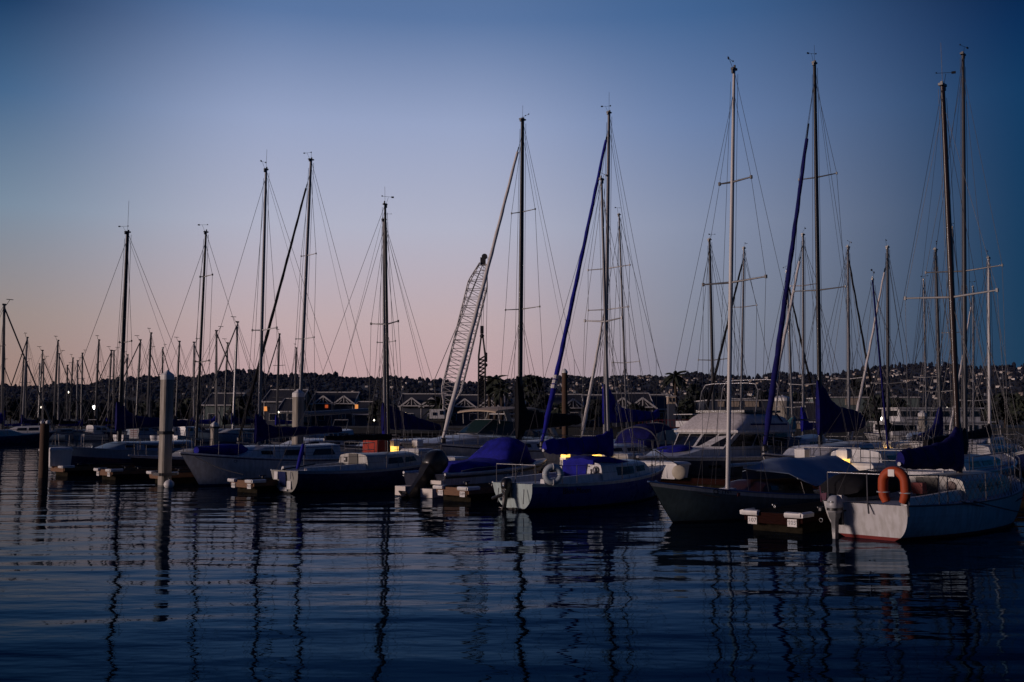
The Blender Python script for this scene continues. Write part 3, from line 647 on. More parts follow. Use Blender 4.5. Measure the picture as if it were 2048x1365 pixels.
hull_text(b, h, 'Blue Moon', .24, .205, .50, -1, mat('name_dark_red', (.05, .012, .02), .5))
outboard(b, (-.10, .05, .36), .70, 8, BLACK, None, BLACK)
MB().box((-.03, -.12, -.02), (.06, .12, .2)).build('rudder_gudgeon', BLACK, b.root)
MB().tube([(-.12, .62, .30), (-.2, .2, .42), (-.1, .05, .5)], .05, 8).build('steering_arm', BLACK, b.root)
for sd in (.45, -.5): MB().tube([(-.06, sd, .60), (-.09, sd, .2)], .012, 6).build('boarding_step', STEEL, b.root)
blue_sloop = b
# dark blue sloop, stern to us, left of centre
b = place('sailboat', 'small dark blue sloop with grey round transom and lit cabin bulkhead, left of centre', 'sailboat', (778, 912), 38.0, U_AZ, 4.72, SG)
h = Hull(7.6, 2.5, .77, .74, 1.02, tr=.62, zt=-.02, ob=.55, os=.1, full=.95)
h.build(b.root, NAVY, BLACKBOOT, PALEBLUE, .05, .09, transom_m=mat('transom_grey', (.30, .30, .28), .6, var=.2, streak=.3)); h.deck(b.root, DECK); h.rail(b.root, PALEBLUE, .02)
c = Cabin(h, 3.0, 6.3, .50, .40, .88, .9); c.build(b.root, WHITE2)
c.window(b.root, 3.95, 4.75, .34, .80, .08, -.05); c.window(b.root, 4.85, 5.5, .36, .78, .05, -.12)
zd = h.zs(.38); coaming(b, h, .4, 3.0, .2, .64)
MB().prism([(2.985, .24, zd - .02), (2.985, -.30, zd - .02), (2.985, -.27, zd + .54), (2.985, .22, zd + .54)], (-.02, 0, 0)).build('companionway_door', mat('door_dark', (.035, .03, .025), .5), b.root, smooth=0)
MB().box((2.98, .42, zd + .32), (.02, .16, .18)).build('instrument_panel', BLACK, b.root, smooth=0); MB().box((2.966, .44, zd + .33), (.01, .07, .08)).build('dial', PLASTW, b.root, smooth=0)
rig(b, h, (770, 410), [(.54, .78)], .13, BLACKMAST, back=2, ant=.7, fh=.93)
cover(b, [(-.1, 2.0, 1.75, .06), (.2, 1.98, 1.74, .1), (2.0, 1.96, 1.76, .1), (3.0, 1.94, 1.78, .07)], CANVASK)
rails(b, h, .5, 3, stern=False)
# the worn white U round the transom notch, and the rudder in it
pt = MB()
for (y0, y1, z0, z1) in ((.34, .54, .46, .72), (-.10, .30, .07, .19), (-.36, -.14, .14, .42)): MB().box((-.045 + .12 * (1 - (z0 + z1) / 2 / .77), (y0 + y1) / 2, (z0 + z1) / 2), (.03, y1 - y0, z1 - z0)).build('transom_patch', PLASTW, b.root, smooth=0)
MB().prism([(-.02, .30, .73), (-.02, -.12, .73), (.02, -.10, .36), (.05, -.02, .22), (.05, .2, .22), (.02, .28, .36)], (-.02, 0, 0)).build('motor_cutout', NAVY, b.root, smooth=0)
MB().tube([(.0, .1, .8), (.5, .05, .86), (1.3, .0, .95)], .025, 8).build('tiller', BLACK, b.root)
MB().tube([(-.03, -.42, .74), (-.06, -.46, .5)], .016, 6).build('boarding_step', STEEL, b.root)
fs = thing('flag_staff', 'slanting staff with a rolled blue flag on the stern of the dark blue sloop', 'flag staff', wpos(b, (.12, -.55, .72)), R(90 - U_AZ))
MB().tube([(0, 0, 0), (.32, .05, 1.05)], .014, 6).build('pole', STEEL, fs); MB().tube([(.03, .005, .1), (.16, .025, .5), (.29, .045, .95)], [.05, .075, .05], 8).build('rolled_flag', CANVAS, fs, smooth=60)
# white sloop with navy sail cover
b = place('sailboat', 'white sloop with navy boom cover and long dark windows, bow pointing left', 'sailboat', (517, 895), 40.0, U_AZ + 180, 5.3, SG)
h = Hull(8.7, 2.95, .95, .92, 1.26, tr=.7, zt=.05, ob=.85, os=-.15, full=.6)
h.build(b.root, WHITE, BLUEBOOT, NAVY, .07, .06); h.deck(b.root, DECK); h.rail(b.root, WHITE, .035, dz=.015)
c = Cabin(h, 1.9, 6.9, .56, .42, .98, 1.3); c.build(b.root, WHITE)
c.window(b.root, 2.2, 3.35, .38, .82, .12, -.18); c.window(b.root, 3.7, 4.75, .38, .82, .1, -.1); c.window(b.root, 5.25, 5.75, .42, .74)
h2 = MB(); [h2.tube([c.side(x / 10, .93, sd) + Vector((0, sd * .01, .02)) for x in range(20, 60, 4)], .012, 5) for sd in (1, -1)]; h2.build('grab_rail', NAVY, b.root)
rig(b, h, (532, 340), [(.44, .85)], .145, ALU, back=2, ant=.85, fh=.99)
cover(b, [(-.16, 2.75, 1.6, .10), (.06, 2.75, 1.62, .16), (.35, 2.35, 1.72, .22), (.9, 2.22, 1.82, .24), (2.2, 2.22, 1.9, .23), (3.6, 2.25, 1.96, .2), (4.1, 2.22, 2.0, .12)], CANVASD)
rails(b, h, .58, 5, stern=True); coaming(b, h, .3, 1.9, .25, .7)
sb = MB(); sb.loft([[Vector((x, w_ * math.sin(t) + .1, h.zs(x / h.L) + .02 + hh * (.5 + .5 * math.cos(t)) + .02 * math.sin(3 * t + x * 4))) for t in [6.28318 * k / 12 for k in range(12)]] for x, w_, hh in ((5.9, .35, .34), (6.3, .5, .5), (7.0, .45, .46), (7.6, .36, .36), (8.1, .2, .28))])
tag(sb.build('sail_bag', CANVAS, b.root, smooth=70), 'bright blue sail bag lying on the foredeck of the white sloop', 'sail bag')
bpy.data.objects['sail_bag'].parent = None; bpy.data.objects['sail_bag'].matrix_world = Matrix.Translation(b.loc) @ Matrix.Rotation(R(90 - U_AZ - 180), 4, 'Z')
hull_text(b, h, 'CF', .14, .80, .92, 1, BLACK, 'registration')
# small black boat between
b = place('sailboat', 'low dark hulled sloop with pale rail, half hidden behind the tall concrete piling', 'sailboat', (392, 878), 47.4, U_AZ + 180, 4.6, SG)
h = Hull(7.9, 2.5, .75, .72, .92, tr=.6, zt=0, ob=.6, os=.1)
h.build(b.root, BLACKHULL, BLACKBOOT, WHITE, .05, .10); h.deck(b.root, DECK); h.rail(b.root, WHITE, .03)
c = Cabin(h, 2.2, 5.9, .42, .3, .8, .9); c.build(b.root, WHITE2); c.window(b.root, 2.8, 3.6, .4, .8); c.window(b.root, 4.0, 4.6, .4, .75)
rig(b, h, (412, 465), [(.42, .6), (.80, .55)], .14, BLACKMAST, back=1, fh=.97)
rails(b, h, .5, 3, stern=False)
# far-left near boat
b = place('sailboat', 'white over navy sloop with tall navy sail cover, leftmost of the near boats', 'sailboat', (238, 886), 49.3, U_AZ + 180, 5.4, SG)
h = Hull(8.8, 2.9, .98, .98, 1.3, tr=.7, zt=.03, ob=.8, os=-.1)
h.build(b.root, NAVY, BLACKBOOT, PALEBLUE, .05, .42); h.deck(b.root, DECK); h.rail(b.root, PALEBLUE, .03)
c = Cabin(h, 1.8, 6.6, .46, .32, .95, 1.2); c.build(b.root, PALEBLUE); c.window(b.root, 2.2, 3.2, .38, .8); c.window(b.root, 3.6, 4.5, .4, .8); c.window(b.root, 5.0, 5.5, .42, .74)
rig(b, h, (255, 465), [(.49, .62)], .22, BLACKMAST, back=2, ant=1.6, fh=.985, taper=.75)
cover(b, [(-.2, 3.4, 1.95, .12), (.1, 3.38, 1.98, .18), (.4, 2.95, 2.05, .22), (.9, 2.7, 2.1, .24), (2.2, 2.58, 2.15, .22), (3.6, 2.5, 2.18, .18), (4.0, 2.45, 2.2, .1)], CANVASD)
rails(b, h, .58, 4, stern=False)
# wooden folkboat with tarp
FOLK_AZ = 230.
b = place('sailboat', 'old dark green wooden sloop with pale mast and blue deck, grey tarp over its boom', 'sailboat', (1455, 965), 26.0, FOLK_AZ, 4.75, SG)
h = Hull(7.75, 2.2, .46, .58, 1.02, tr=.45, zt=.0, ob=.85, os=.2, full=.75, bowp=2.0)
h.build(b.root, DARKGREEN, BLACKBOOT, mat('sheer_strake_grey', (.50, .51, .50), .45, var=.2, streak=.2), .04, .10); h.deck(b.root, BLUEDECK, drop=.015); h.rail(b.root, mat('rub_blue', (.03, .10, .26), .4), .018, dz=.01)
c = Cabin(h, 1.9, 4.3, .34, .26, .7, .4); c.build(b.root, mat('cabin_varnished', (.03, .010, .006), .4, var=.3)); c.window(b.root, 2.3, 3.0, .4, .8); c.window(b.root, 3.2, 3.8, .4, .8)
rig(b, h, (1468, 140), [(.485, 1.02), (.725, .52)], .135, WHITEMAST, back=1, fh=.96, taper=.6, spm=ALUD)
MB().box((b.xm, 0, h.zs(b.xm / h.L) + .02), (.34, .3, .09)).build('mast_step', WHITE, b.root, smooth=0)
hull_text(b, h, 'CF 7101', .16, .76, .74, 1, mat('reg_dark', (.008, .01, .01), .5), 'registration')
st = h.at_z(.70, .66, 1); MB().box(st + Vector((0, .008, 0)), (.1, .015, .09)).build('registration_sticker', RED, b.root, smooth=0)
MB().torus((b.xm + 1.4, .35, h.zs(.75) + .04), .16, .02, Matrix.Identity(3), 18, 6).torus((b.xm + 1.3, .1, h.zs(.75) + .05), .13, .02, Matrix.Identity(3), 18, 6).build('rope_coil', ROPEW, b.root)
tp = MB(); rows = []
for i in range(15):
    x = lerp(4.05, -.3, i / 14); zr = 1.30 + .16 * sm(i / 4) - .05 * math.sin(i * .9) * .4; hw = lerp(.02, 1.15, sm(i / 5)) * (1.0 if i < 12 else 1.05); drop = lerp(.05, .72, sm(i / 6)) + .05 * math.sin(i * 1.7)
    rows.append([Vector((x + .06 * math.sin(j * 1.9 + i), hw * q, zr - drop * abs(q) ** 1.25 - .035 * math.sin(3.1 * abs(q)) + .012 * math.sin(i * 2.3 + j * 1.1))) for j, q in enumerate([k / 6 - 1 for k in range(13)])])
tp.loft([r + [p - Vector((0, 0, .012)) for p in reversed(r)] for r in rows])
t = tp.build('boom_tarp', TARP, None, smooth=70); tag(t, 'grey blue tarp stretched like a tent over the boom of the green sloop', 'tarp'); t.location = b.loc; t.rotation_euler = (0, 0, R(90 - FOLK_AZ))
for x, sd in ((2.9, 1), (2.0, 1), (.6, 1)): MB().tube([(x, sd * .95, .88), (x - .1, sd * 1.0, .5)], .008, 5).build('tarp_line', ROPEW, b.root)
MB().tube([(b.xm - .1, 0, 1.32), (1.0, 0, 1.36)], .05, 8).build('boom', WHITEMAST, b.root)
q = at(1358, 945, 25.2); fd = thing('round_fender', 'round cream fender hanging near the bow of the green sloop', 'fender', q, R(90 - U_AZ) + .5)
MB().lathe((0, 0, 0), [(.03, -.06), (.13, -.055), (.175, -.02), (.18, .02), (.13, .055), (.03, .06)], 18, Matrix.Rotation(R(90), 3, 'Y')).build('fender_body', mat('fender_cream', (.45, .40, .30), .6, var=.2), fd); MB().tube([(0, 0, .17), (-.05, .6, .55)], .012, 5).build('fender_line', ROPE, fd)
# white sloop at right with orange horseshoe
X_AZ = 46.
b = place('sailboat', 'white sloop at right with red waterline, small grey outboard on its lit transom', 'sailboat', (1917, 880), 24.6, X_AZ, 4.95, SG)
h = Hull(8.45, 2.7, .75, .72, 1.0, tr=.68, zt=-.06, ob=.6, os=.22, full=.50)
h.build(b.root, WHITE, REDBOOT, WHITE, .07, .03); h.deck(b.root, DECK); h.rail(b.root, ALUD, .018)
c = Cabin(h, 3.1, 6.9, .46, .34, .92, .9); c.build(b.root, WHITE2); c.window(b.root, 3.9, 4.7, .36, .76); c.window(b.root, 5.0, 5.6, .4, .74)
coaming(b, h, .3, 3.1, .22, .7); zd = h.zs(.37)
MB().lathe((3.09, -.55, zd + .28), [(.12, 0), (.11, -.03)], 16, Matrix.Rotation(R(90), 3, 'Y')).build('compass', mat('compass_dark_red', (.06, .012, .01), .4), b.root)
MB().box((3.08, .0, zd + .22), (.03, .5, .5)).build('companionway_door', mat('door_dark', (.035, .03, .025)), b.root, smooth=0)
rig(b, h, (1885, 172), [(.475, 1.12)], .185, WOODMAST, back=2, ant=1.1, fh=.97, spm=mat('spreader_grey', (.22, .22, .22), .5))
cover(b, [(-.14, 2.45, 1.25, .08), (.08, 2.4, 1.25, .15), (.4, 2.15, 1.32, .24), (1.0, 1.98, 1.35, .28), (1.9, 1.90, 1.36, .27), (2.9, 1.86, 1.42, .22), (3.2, 1.82, 1.5, .12)], CANVASD)
rails(b, h, .62, 4, bow=True, stern=True, mid=False)
nm = MB(); L = h.L
for i in range(22):
    for d in (1, -1):
        u0_, u1_ = .06 + i * .028, .06 + i * .028 + d * .075
        P = lambda u, z: Vector((u * L, -(h.hb(max(0, u)) - .05), h.zs(max(0, u)) + z))
        nm.tube([P(u0_, .02), P(max(.0, u1_), .60)], .0055, 4)
nm.build('rail_netting', ROPE, b.root)
outboard(b, (-.12, .52, .30), .80, 0, GREY, BLACK, mat('leg_grey', (.12, .125, .13), .4))
for y in (-.1, -.95): MB().tube([(-.03, y, .83), (-.07, y - .04, .55)], .018, 6).build('stern_hook', ALUD, b.root)
MB().torus((.06, 1.02, .33), .04, .012, Matrix.Rotation(R(90), 3, 'Y'), 14, 6).build('mooring_eye', BLACK, b.root)
MB().loft([[Vector((x, y0 + .5 * math.sin(t), z + hh * math.cos(t))) for t in [6.28318 * k / 12 for k in range(12)]] for x, y0, z, hh in ((.35, .75, 1.0, .12), (.6, .7, 1.06, .26), (1.4, .65, 1.08, .30), (2.2, .6, 1.05, .22), (2.5, .6, 1.0, .1))]).build('cockpit_cover', CANVASK, b.root, smooth=70)
MB().tube([(.16, 1.06, .72), (.16, 1.08, 1.05)], .012, 6).prism([(.14, .92, .92), (.14, 1.06, .90), (.14, 1.02, .76), (.14, .94, .72)], (.02, 0, 0)).build('stern_flag', mat('flag_faded', (.10, .03, .06), .8), b.root, smooth=0)
MB().box((2.2, -.2, .98), (.22, .26, .24)).build('cockpit_cushion', REDBOOT, b.root, smooth=0)
q = wpos(b, (-.06, -.70, 1.12)); hs = thing('horseshoe_buoy', 'orange horseshoe lifebuoy hanging on the stern rail of the white sloop at right', 'lifebuoy', q, R(90 - X_AZ))
M3 = Matrix(((0, 0, -1), (1, 0, 0), (0, 1, 0)))
pts = [Vector((0, .235 * math.cos(a) , .10 + .235 * math.sin(a))) for a in [math.pi * k / 14 for k in range(15)]]
pts = [Vector((0, .175, -.30)), Vector((0, .225, -.18)), Vector((0, .24, -.04))] + pts + [Vector((0, -.24, -.04)), Vector((0, -.225, -.18)), Vector((0, -.175, -.30))]
MB().tube(pts, [.1, .118] + [.122] * (len(pts) - 4) + [.118, .1], 14, flat=.8).build('foam_ring', ORANGE, hs, smooth=70)
MB().box((-.115, 0, .3), (.03, .13, .14)).build('light_box', PLASTW, hs, smooth=0)
sr_ = MB(); [sr_.tube([Vector((-.11 * math.cos(q), y + .128 * math.sin(q) * .98, z)) for q in [6.28318 * k / 12 for k in range(13)]], .012, 5) for y, z in ((.237, -.1), (-.237, -.1))]; sr_.build('reflective_band', BUOYW, hs)
q = wpos(blue_sloop, (.55, -1.02, 1.0)); lr = thing('ring_buoy', 'white ring lifebuoy hanging on the stern quarter of the blue sloop', 'lifebuoy', q, .25)
M3 = Matrix.Rotation(R(90), 3, 'X')
MB().torus((0, 0, 0), .205, .085, M3, 30, 10).build('foam_ring', BUOYW, lr, smooth=80)
gb = MB()
for k in range(4): a = k * 1.5708; gb.torus(Vector((.205 * math.cos(a), 0, .205 * math.sin(a))), .089, .012, Matrix.Rotation(-a, 3, 'Y'), 14, 6)
gb.torus((0, 0, 0), .292, .01, M3, 30, 5).build('grab_line', PLASTW, lr)

# ------------------------------------------------------------------ speedboat with the big outboard
b = place('speedboat', 'white speedboat under bright blue covers with a big tilted black outboard', 'speedboat', (848, 900), 33.2, U_AZ, 0., None)
h = Hull(6.2, 2.3, .72, .78, 1.0, tr=.86, zt=-.1, ob=.8, os=.1, full=.5)
h.build(b.root, WHITE, BLACKBOOT, WHITE, .06, .09, transom_m=BLACKHULL); h.deck(b.root, DECK); h.rail(b.root, BLACK, .035, dz=-.09)
h.rail(b.root, WHITE, .05, 'gunwale', 0, 1, .01)
def canopy(prof, name, m, n=16):
    MB().loft([[Vector((x + .03 * math.sin(4 * t), w_ * (abs(math.sin(t)) ** .8) * (1 if math.sin(t) >= 0 else -1), zb + (zt_ - zb) * ((math.cos(t) + 1) / 2) ** .75 + .015 * math.sin(5 * t + x * 6))) for t in [6.28318 * k / n for k in range(n)]] for x, w_, zb, zt_ in prof]).build(name, m, b.root, smooth=70)
canopy([(.9, .7, .66, .78), (1.05, .95, .66, 1.02), (1.6, 1.05, .66, 1.12), (2.6, 1.08, .68, 1.10), (3.1, 1.08, .7, 1.2)], 'stern_cover', CANVAS)
canopy([(2.9, .98, .7, 1.14), (3.3, .9, .72, 1.5), (3.65, .78, .74, 1.84), (4.1, .70, .76, 1.90), (4.45, .66, .8, 1.78), (4.75, .62, .86, 1.15), (5.1, .5, .9, 1.08)], 'console_cover', CANVAS)
MB().tube([(.75, -1.0, .82), (1.3, -1.08, .9), (2.3, -1.1, .93)], .012, 5).build('cover_cord', ROPEW, b.root)
hull_text(b, h, 'CF 4471 BY', .2, .50, .66, -1, mat('reg_blue', (.02, .03, .14), .5), 'registration')
sp_ = MB(); sp_.box((-.25, .60, .17), (.5, .5, .30)).box((-.25, -.66, .15), (.5, .55, .28)).box((-.1, -.75, .48), (.15, .5, .12)); sp_.build('swim_step', mat('transom_cream', (.66, .60, .54)), b.root, smooth=0)
outboard(b, (-.15, -.25, .26), 1.75, 46, BLACK, None, BLACK)
# the folded red canvas and the stowed bits on the walkway
p = at(750, 900, 45.5); t = thing('canvas_cabinet', 'red canvas covered cabinet on the walkway left of the dark masts', 'cabinet', (p.x, p.y, .43), RZ_U)
MB().loft([[Vector((x * q, y * q, z)) for x, y in ((.3, .5), (-.3, .5), (-.33, 0), (-.3, -.5), (.3, -.5))] for z, q in ((.35, 1), (.6, 1.02), (1.2, .98), (1.26, .9))]).build('canvas_cover', CANVASR, t, smooth=30)
for x in (-.25, .25):
    for y in (-.42, .42): MB().tube([(x, y, 0), (x, y, .4)], .025, 6).build('leg', ALUD, t)

# ------------------------------------------------------------------ mooring lines and fenders
def mooring(label, a, c, sag=.12, r=.014, m=None):
    a, c = Vector(a), Vector(c); t = MB().tube([lerp(a, c, i / 10) - Vector((0, 0, sag * math.sin(math.pi * i / 10))) - a for i in range(11)], r, 6).build('mooring_line', m or ROPE, None); t.location = a
    tag(t, label, 'rope', 'mooring lines')
def fender(label, p, r=.11, L=.5):
    t = thing('fender', label, 'fender', p, 0, 'hanging boat fenders'); MB().lathe((0, 0, -L), [(.02, -.03), (r * .6, 0), (r, .08), (r, L - .08), (r * .6, L), (.02, L + .03)], 12).build('fender_body', PLASTW, t); MB().tube([(0, 0, 0), (0, .04, .3)], .01, 5).build('fender_line', ROPE, t)
xb = [o for o in bpy.data.objects if o.get('label', '').startswith('white sloop at right')][0]
def bw(root, v): c, s = math.cos(root.rotation_euler[2]), math.sin(root.rotation_euler[2]); return Vector((root.location.x + c * v[0] - s * v[1], root.location.y + s * v[0] + c * v[1], v[2]))
mooring('dark rope hanging along the near side of the white sloop at right', bw(xb, (1.6, -1.36, .78)), bw(xb, (6.6, -1.2, .82)), .26)
mooring('dark rope slanting down from the near rail of the white sloop at right', bw(xb, (2.2, -1.38, .76)), bw(xb, (5.9, -1.9, .2)), .05)
gb_ = [o for o in bpy.data.objects if o.get('label', '').startswith('old dark green')][0]
mooring('thin rope from the stern of the green sloop to the white transom', bw(gb_, (.3, .7, .5)), bw(xb, (.1, 1.0, .7)), .06, .009)
mooring('dark rope crossing the bow stripe of the green sloop', bw(gb_, (7.3, .1, .96)), bw(gb_, (6.0, .72, .62)), .03, .014)
fb2 = [o for o in bpy.data.objects if o.get('label', '').startswith('white sloop with navy')][0]
mooring('rope from the bow of the white sloop down to the finger dock', bw(fb2, (8.3, .1, 1.2)), bw(fb2, (7.4, 2.2, .5)), .1, .014)
fender('white fender hanging beside the pale locker, on the blue sloop near its mast', bw(blue_sloop.root, (5.2, -1.28, .62)), .09, .42)
fender('pale fender hanging low on the near side of the white over navy sloop', bw([o for o in bpy.data.objects if o.get('label', '').startswith('white over navy')][0], (5.2, 1.52, .75)), .10, .5)
# ------------------------------------------------------------------ second row: boats across the walkway
SG2 = 'sailboats across the walkway'
def cruiser_sail(label, mast, Y, az, L, xm, top, hullm, stripe, cov=None, covm=None, furl=None, spread=(), mdia=.16, mm=None, back=2, ant=None, lod=1, fb=1.0, cabh=.5, group=SG2, wins=True, blen=None, boom=True, rail=True, cabm=None, wr=None):
    b = place('sailboat', label, 'sailboat', mast, Y, az, xm, group); B = L * .32
    h = Hull(L, B, fb, fb * .95, fb * 1.3, tr=.72, zt=.02, ob=L * .09, os=-.15)
    h.build(b.root, hullm, BLUEBOOT, stripe, .06, .09, n=16); h.deck(b.root, DECK); h.rail(b.root, WHITE, .03)
    c = Cabin(h, L * .24, L * .74, cabh, cabh * .7, B * .34, L * .15); c.build(b.root, cabm or WHITE)
    if wins:
        for a, e in ((.30, .40), (.43, .53), (.57, .63)): c.window(b.root, a * L, e * L, .38, .8)
    b.hull = h
    rig(b, h, top, spread, mdia, mm, back=back, ant=ant, furl=furl, lod=lod, fh=.975, wr=wr)
    if cov: cover(b, cov, covm, blen=blen, boom=boom)
    if rail: rails(b, h, .6, 4, stern=True)
    return b
IN, OUT = U_AZ, U_AZ + 180
# O: dark mast with black wrap, white furled sail
b = cruiser_sail('large white sloop with thick black mast and white rolled headsail, in the middle', (1039, 880), 50, OUT, 11.5, 6.1, (1045, 240), WHITE, NAVY,
    [(-.22, 4.7, 1.5, .16), (.12, 4.6, 1.5, .24), (.32, 3.4, 1.9, .26), (.6, 3.0, 2.0, .25), (2.5, 2.85, 2.1, .25), (4.6, 2.8, 2.25, .2), (4.9, 2.7, 2.3, .1)], CANVASK, (.17, CANVASW, .93), [(.42, 1.15), (.715, .8)], .27, BLACKMAST, ant=.75, fb=1.05, cabh=.5)
# R: tall mast, blue furled sail, emblem cover, dodger
b = cruiser_sail('white sloop with tall grey mast, blue rolled headsail and an emblem on its blue cover', (1209, 878), 45.7, OUT, 10.3, 5.8, (1218, 226), WHITE, NAVY,
    [(-.1, 4.15, 2.3, .06), (.3, 4.1, 2.35, .15), (.7, 3.55, 2.38, .2), (1.4, 3.05, 2.4, .25), (2.8, 2.95, 2.42, .25), (4.0, 2.9, 2.5, .22), (4.35, 3.05, 2.6, .14)], CANVAS, (.16, CANVAS, .95, (.16, .175, .19)), [(.415, 1.15), (.535, 1.2)], .21, ALU, ant=1.0, fb=1.0, cabh=.45)
em = MB(); x0 = b.xm - .66
for k in range(3): # the diamond badge sewn on the cover
    rr = (.36, .25, .13)[k]; em.cur = k % 2
    em.prism([(x0 - rr * .55, .235 + .004 * k, 3.02), (x0, .232 + .004 * k, 3.02 + rr), (x0 + rr * .55, .235 + .004 * k, 3.02), (x0, .236 + .004 * k, 3.02 - rr)], (0, .012, 0))
em.build('emblem', [mat('emblem_pale', (.30, .30, .34), .7), CANVAS], b.root, smooth=0)
h = b.hull
dg = MB()
def arch(x, w_, z0_, hh, n=12): return [Vector((x, w_ * math.cos(t), z0_ + hh * abs(math.sin(t)) ** .75)) for t in [math.pi * k / n for k in range(n + 1)]]
secs = [(3.9, 1.0, 1.2, .25), (3.3, 1.2, 1.15, 1.0), (2.7, 1.25, 1.1, 1.22), (1.6, 1.2, 1.1, 1.25)]
ot = [arch(*s) for s in secs]; it = [arch(s[0], s[1] - .03, s[2], s[3] - .03) for s in secs]
dg.loft([o + list(reversed(i)) for o, i in zip(ot, it)]); d_o = dg.build('dodger', CANVASD, b.root, smooth=50)
for sd in (1, -1):
    MB().prism([(3.35, sd * 1.17, 1.35), (2.75, sd * 1.24, 1.35), (2.75, sd * 1.16, 1.98), (3.25, sd * 1.12, 1.86)], (0, sd * .015, 0)).build('dodger_window', mat('clear_vinyl', (.16, .19, .22), .15), d_o, smooth=0)
    MB().prism([(2.6, sd * 1.24, 1.35), (1.75, sd * 1.22, 1.35), (1.75, sd * 1.12, 2.02), (2.6, sd * 1.15, 2.0)], (0, sd * .015, 0)).build('dodger_window', mat('clear_vinyl', (.16, .19, .22)), d_o, smooth=0)
MB().tube(arch(3.3, 1.21, 1.15, 1.01), .035, 6).tube(arch(1.6, 1.21, 1.1, 1.26), .035, 6).build('dodger_frame', STEEL, b.root)
# Y: very tall dark mast, huge navy covers
b = cruiser_sail('tall dark masted sloop with huge navy boom cover and navy rolled headsail, right of centre', (1640, 872), 38.3, OUT, 9.6, 5.1, (1629, 127), WHITE, NAVY,
    [(-.15, 4.05, 1.9, .1), (.12, 4.0, 1.95, .2), (.5, 3.7, 2.0, .30), (.95, 3.3, 2.0, .34), (1.6, 3.05, 2.0, .34), (3.3, 2.9, 2.05, .3), (4.0, 2.7, 2.2, .15)], CANVASD, (.165, CANVASD, .82), [(.42, 1.05), (.705, .78)], .21, BLACKMAST, ant=.75, fb=1.02, cabh=.62, cabm=WHITE)
# boat behind the near dark mast at 770
b = cruiser_sail('sloop with grey mast wrapped in blue, directly behind the dark blue sloop', (770, 866), 54.5, OUT, 9.5, 5.2, (768, 440), WHITE, NAVY,
    [(-.2, 3.45, 1.9, .14), (.1, 3.4, 1.95, .2), (.35, 3.3, 2.0, .22), (.8, 3.1, 1.95, .24), (2.5, 2.6, 1.95, .22), (4.1, 2.25, 1.9, .15)], CANVASD, None, [(.46, .75)], .22, ALU)
MB().tube([b.M(.06), b.M(.16)], .15, 10).build('mast_wrap', CANVAS, b.root)
# G: leaning mast with bare boom
b = cruiser_sail('grey masted sloop with bare pale boom and dark rolled headsail, behind the concrete piling', (597, 872), 56, OUT, 10.5, 6.6, (622, 320), PALEBLUE, NAVY, None, None, (.14, CANVASK, .93), [(.37, .85), (.66, .7)], .21, ALU, ant=.4)
MB().tube([(b.xm - .1, 0, 2.8), (b.xm - 4.9, 0, 3.05)], .14, 10).build('boom', ALU, b.root); MB().tube([(b.xm - 4.8, 0, 3.15), b.M(.98)], .009, 4).build('topping_lift', WIRE, b.root)
# Z1: tall grey mast at the far right
b = cruiser_sail('sloop with the tallest grey mast, at the far right behind the white one', (1930, 905), 33.5, IN, 9.5, 5.4, (1926, 110), NAVY, WHITE, None, None, None, [(.46, 1.25)], .185, ALUD, ant=None, cabh=.4)
cover(b, [(-.12, 2.3, 1.3, .08), (.3, 2.1, 1.4, .2), (2.5, 2.0, 1.5, .2), (3.6, 1.9, 1.6, .1)], CANVASK)
# third row
SG3 = 'sailboats in the third row'
cruiser_sail('sloop with slim grey mast just right of the tall blue furled one, third row', (1255, 850), 58, OUT, 10, 5.6, (1238, 430), WHITE, NAVY, None, None, (.15, CANVASW, .55), [(.36, .95)], .15, ALU, group=SG3)
cruiser_sail('sloop with flat topped grey mast left of the white masted green sloop', (1428, 850), 54.7, OUT, 10, 5.6, (1419, 480), WHITE, NAVY, [(-.1, 2.9, 2.0, .1), (.4, 2.6, 2.05, .2), (4, 2.4, 2.1, .15)], CANVASK, None, [(.42, .95)], .21, ALUD, group=SG3)
cruiser_sail('sloop with pale thin mast and dark rolled headsail, just right of the white mast', (1480, 850), 56, OUT, 10, 5.6, (1488, 497), WHITE, NAVY, None, None, (.12, CANVASK, .95), [(.24, .8), (.70, .8)], .17, ALU, group=SG3)
cruiser_sail('sloop with pale mast, blue boom cover and pale rolled headsail, right of the yacht flybridge', (1606, 870), 51, OUT, 9.5, 5.2, (1606, 470), WHITE, NAVY, [(-.12, 3.2, 1.9, .1), (.1, 3.1, 1.95, .16), (.5, 2.4, 2.0, .2), (2, 2.35, 2.05, .2), (3.6, 2.3, 2.1, .15)], CANVAS, (.15, CANVASW, .9), [(.3, .8), (.76, .75)], .18, ALU, group=SG3)
cruiser_sail('sloop with brownish mast and short teal sail bag, behind the navy furled headsail', (1586, 850), 60, IN, 9.5, 5.4, (1574, 545), PALEBLUE, NAVY, [(-.25, 2.75, 1.9, .1), (.1, 2.7, 1.9, .26), (.5, 2.45, 1.75, .32), (1.0, 2.1, 1.6, .28), (1.5, 1.9, 1.6, .12)], CANVAST, (.12, CANVASK, .95), [(.22, .9)], .19, ALU, group=SG3)
cruiser_sail('sloop with pale mast and navy boom cover, right of the huge navy cover', (1697, 860), 49.5, IN, 9.5, 5.4, (1696, 495), WHITE, NAVY, [(-.12, 2.6, 1.9, .1), (.4, 2.5, 1.95, .22), (3.0, 2.4, 2.0, .2), (3.8, 2.2, 2.05, .12)], CANVASD, (.10, CANVASK, .97), [(.35, .85)], .19, ALU, group=SG3)
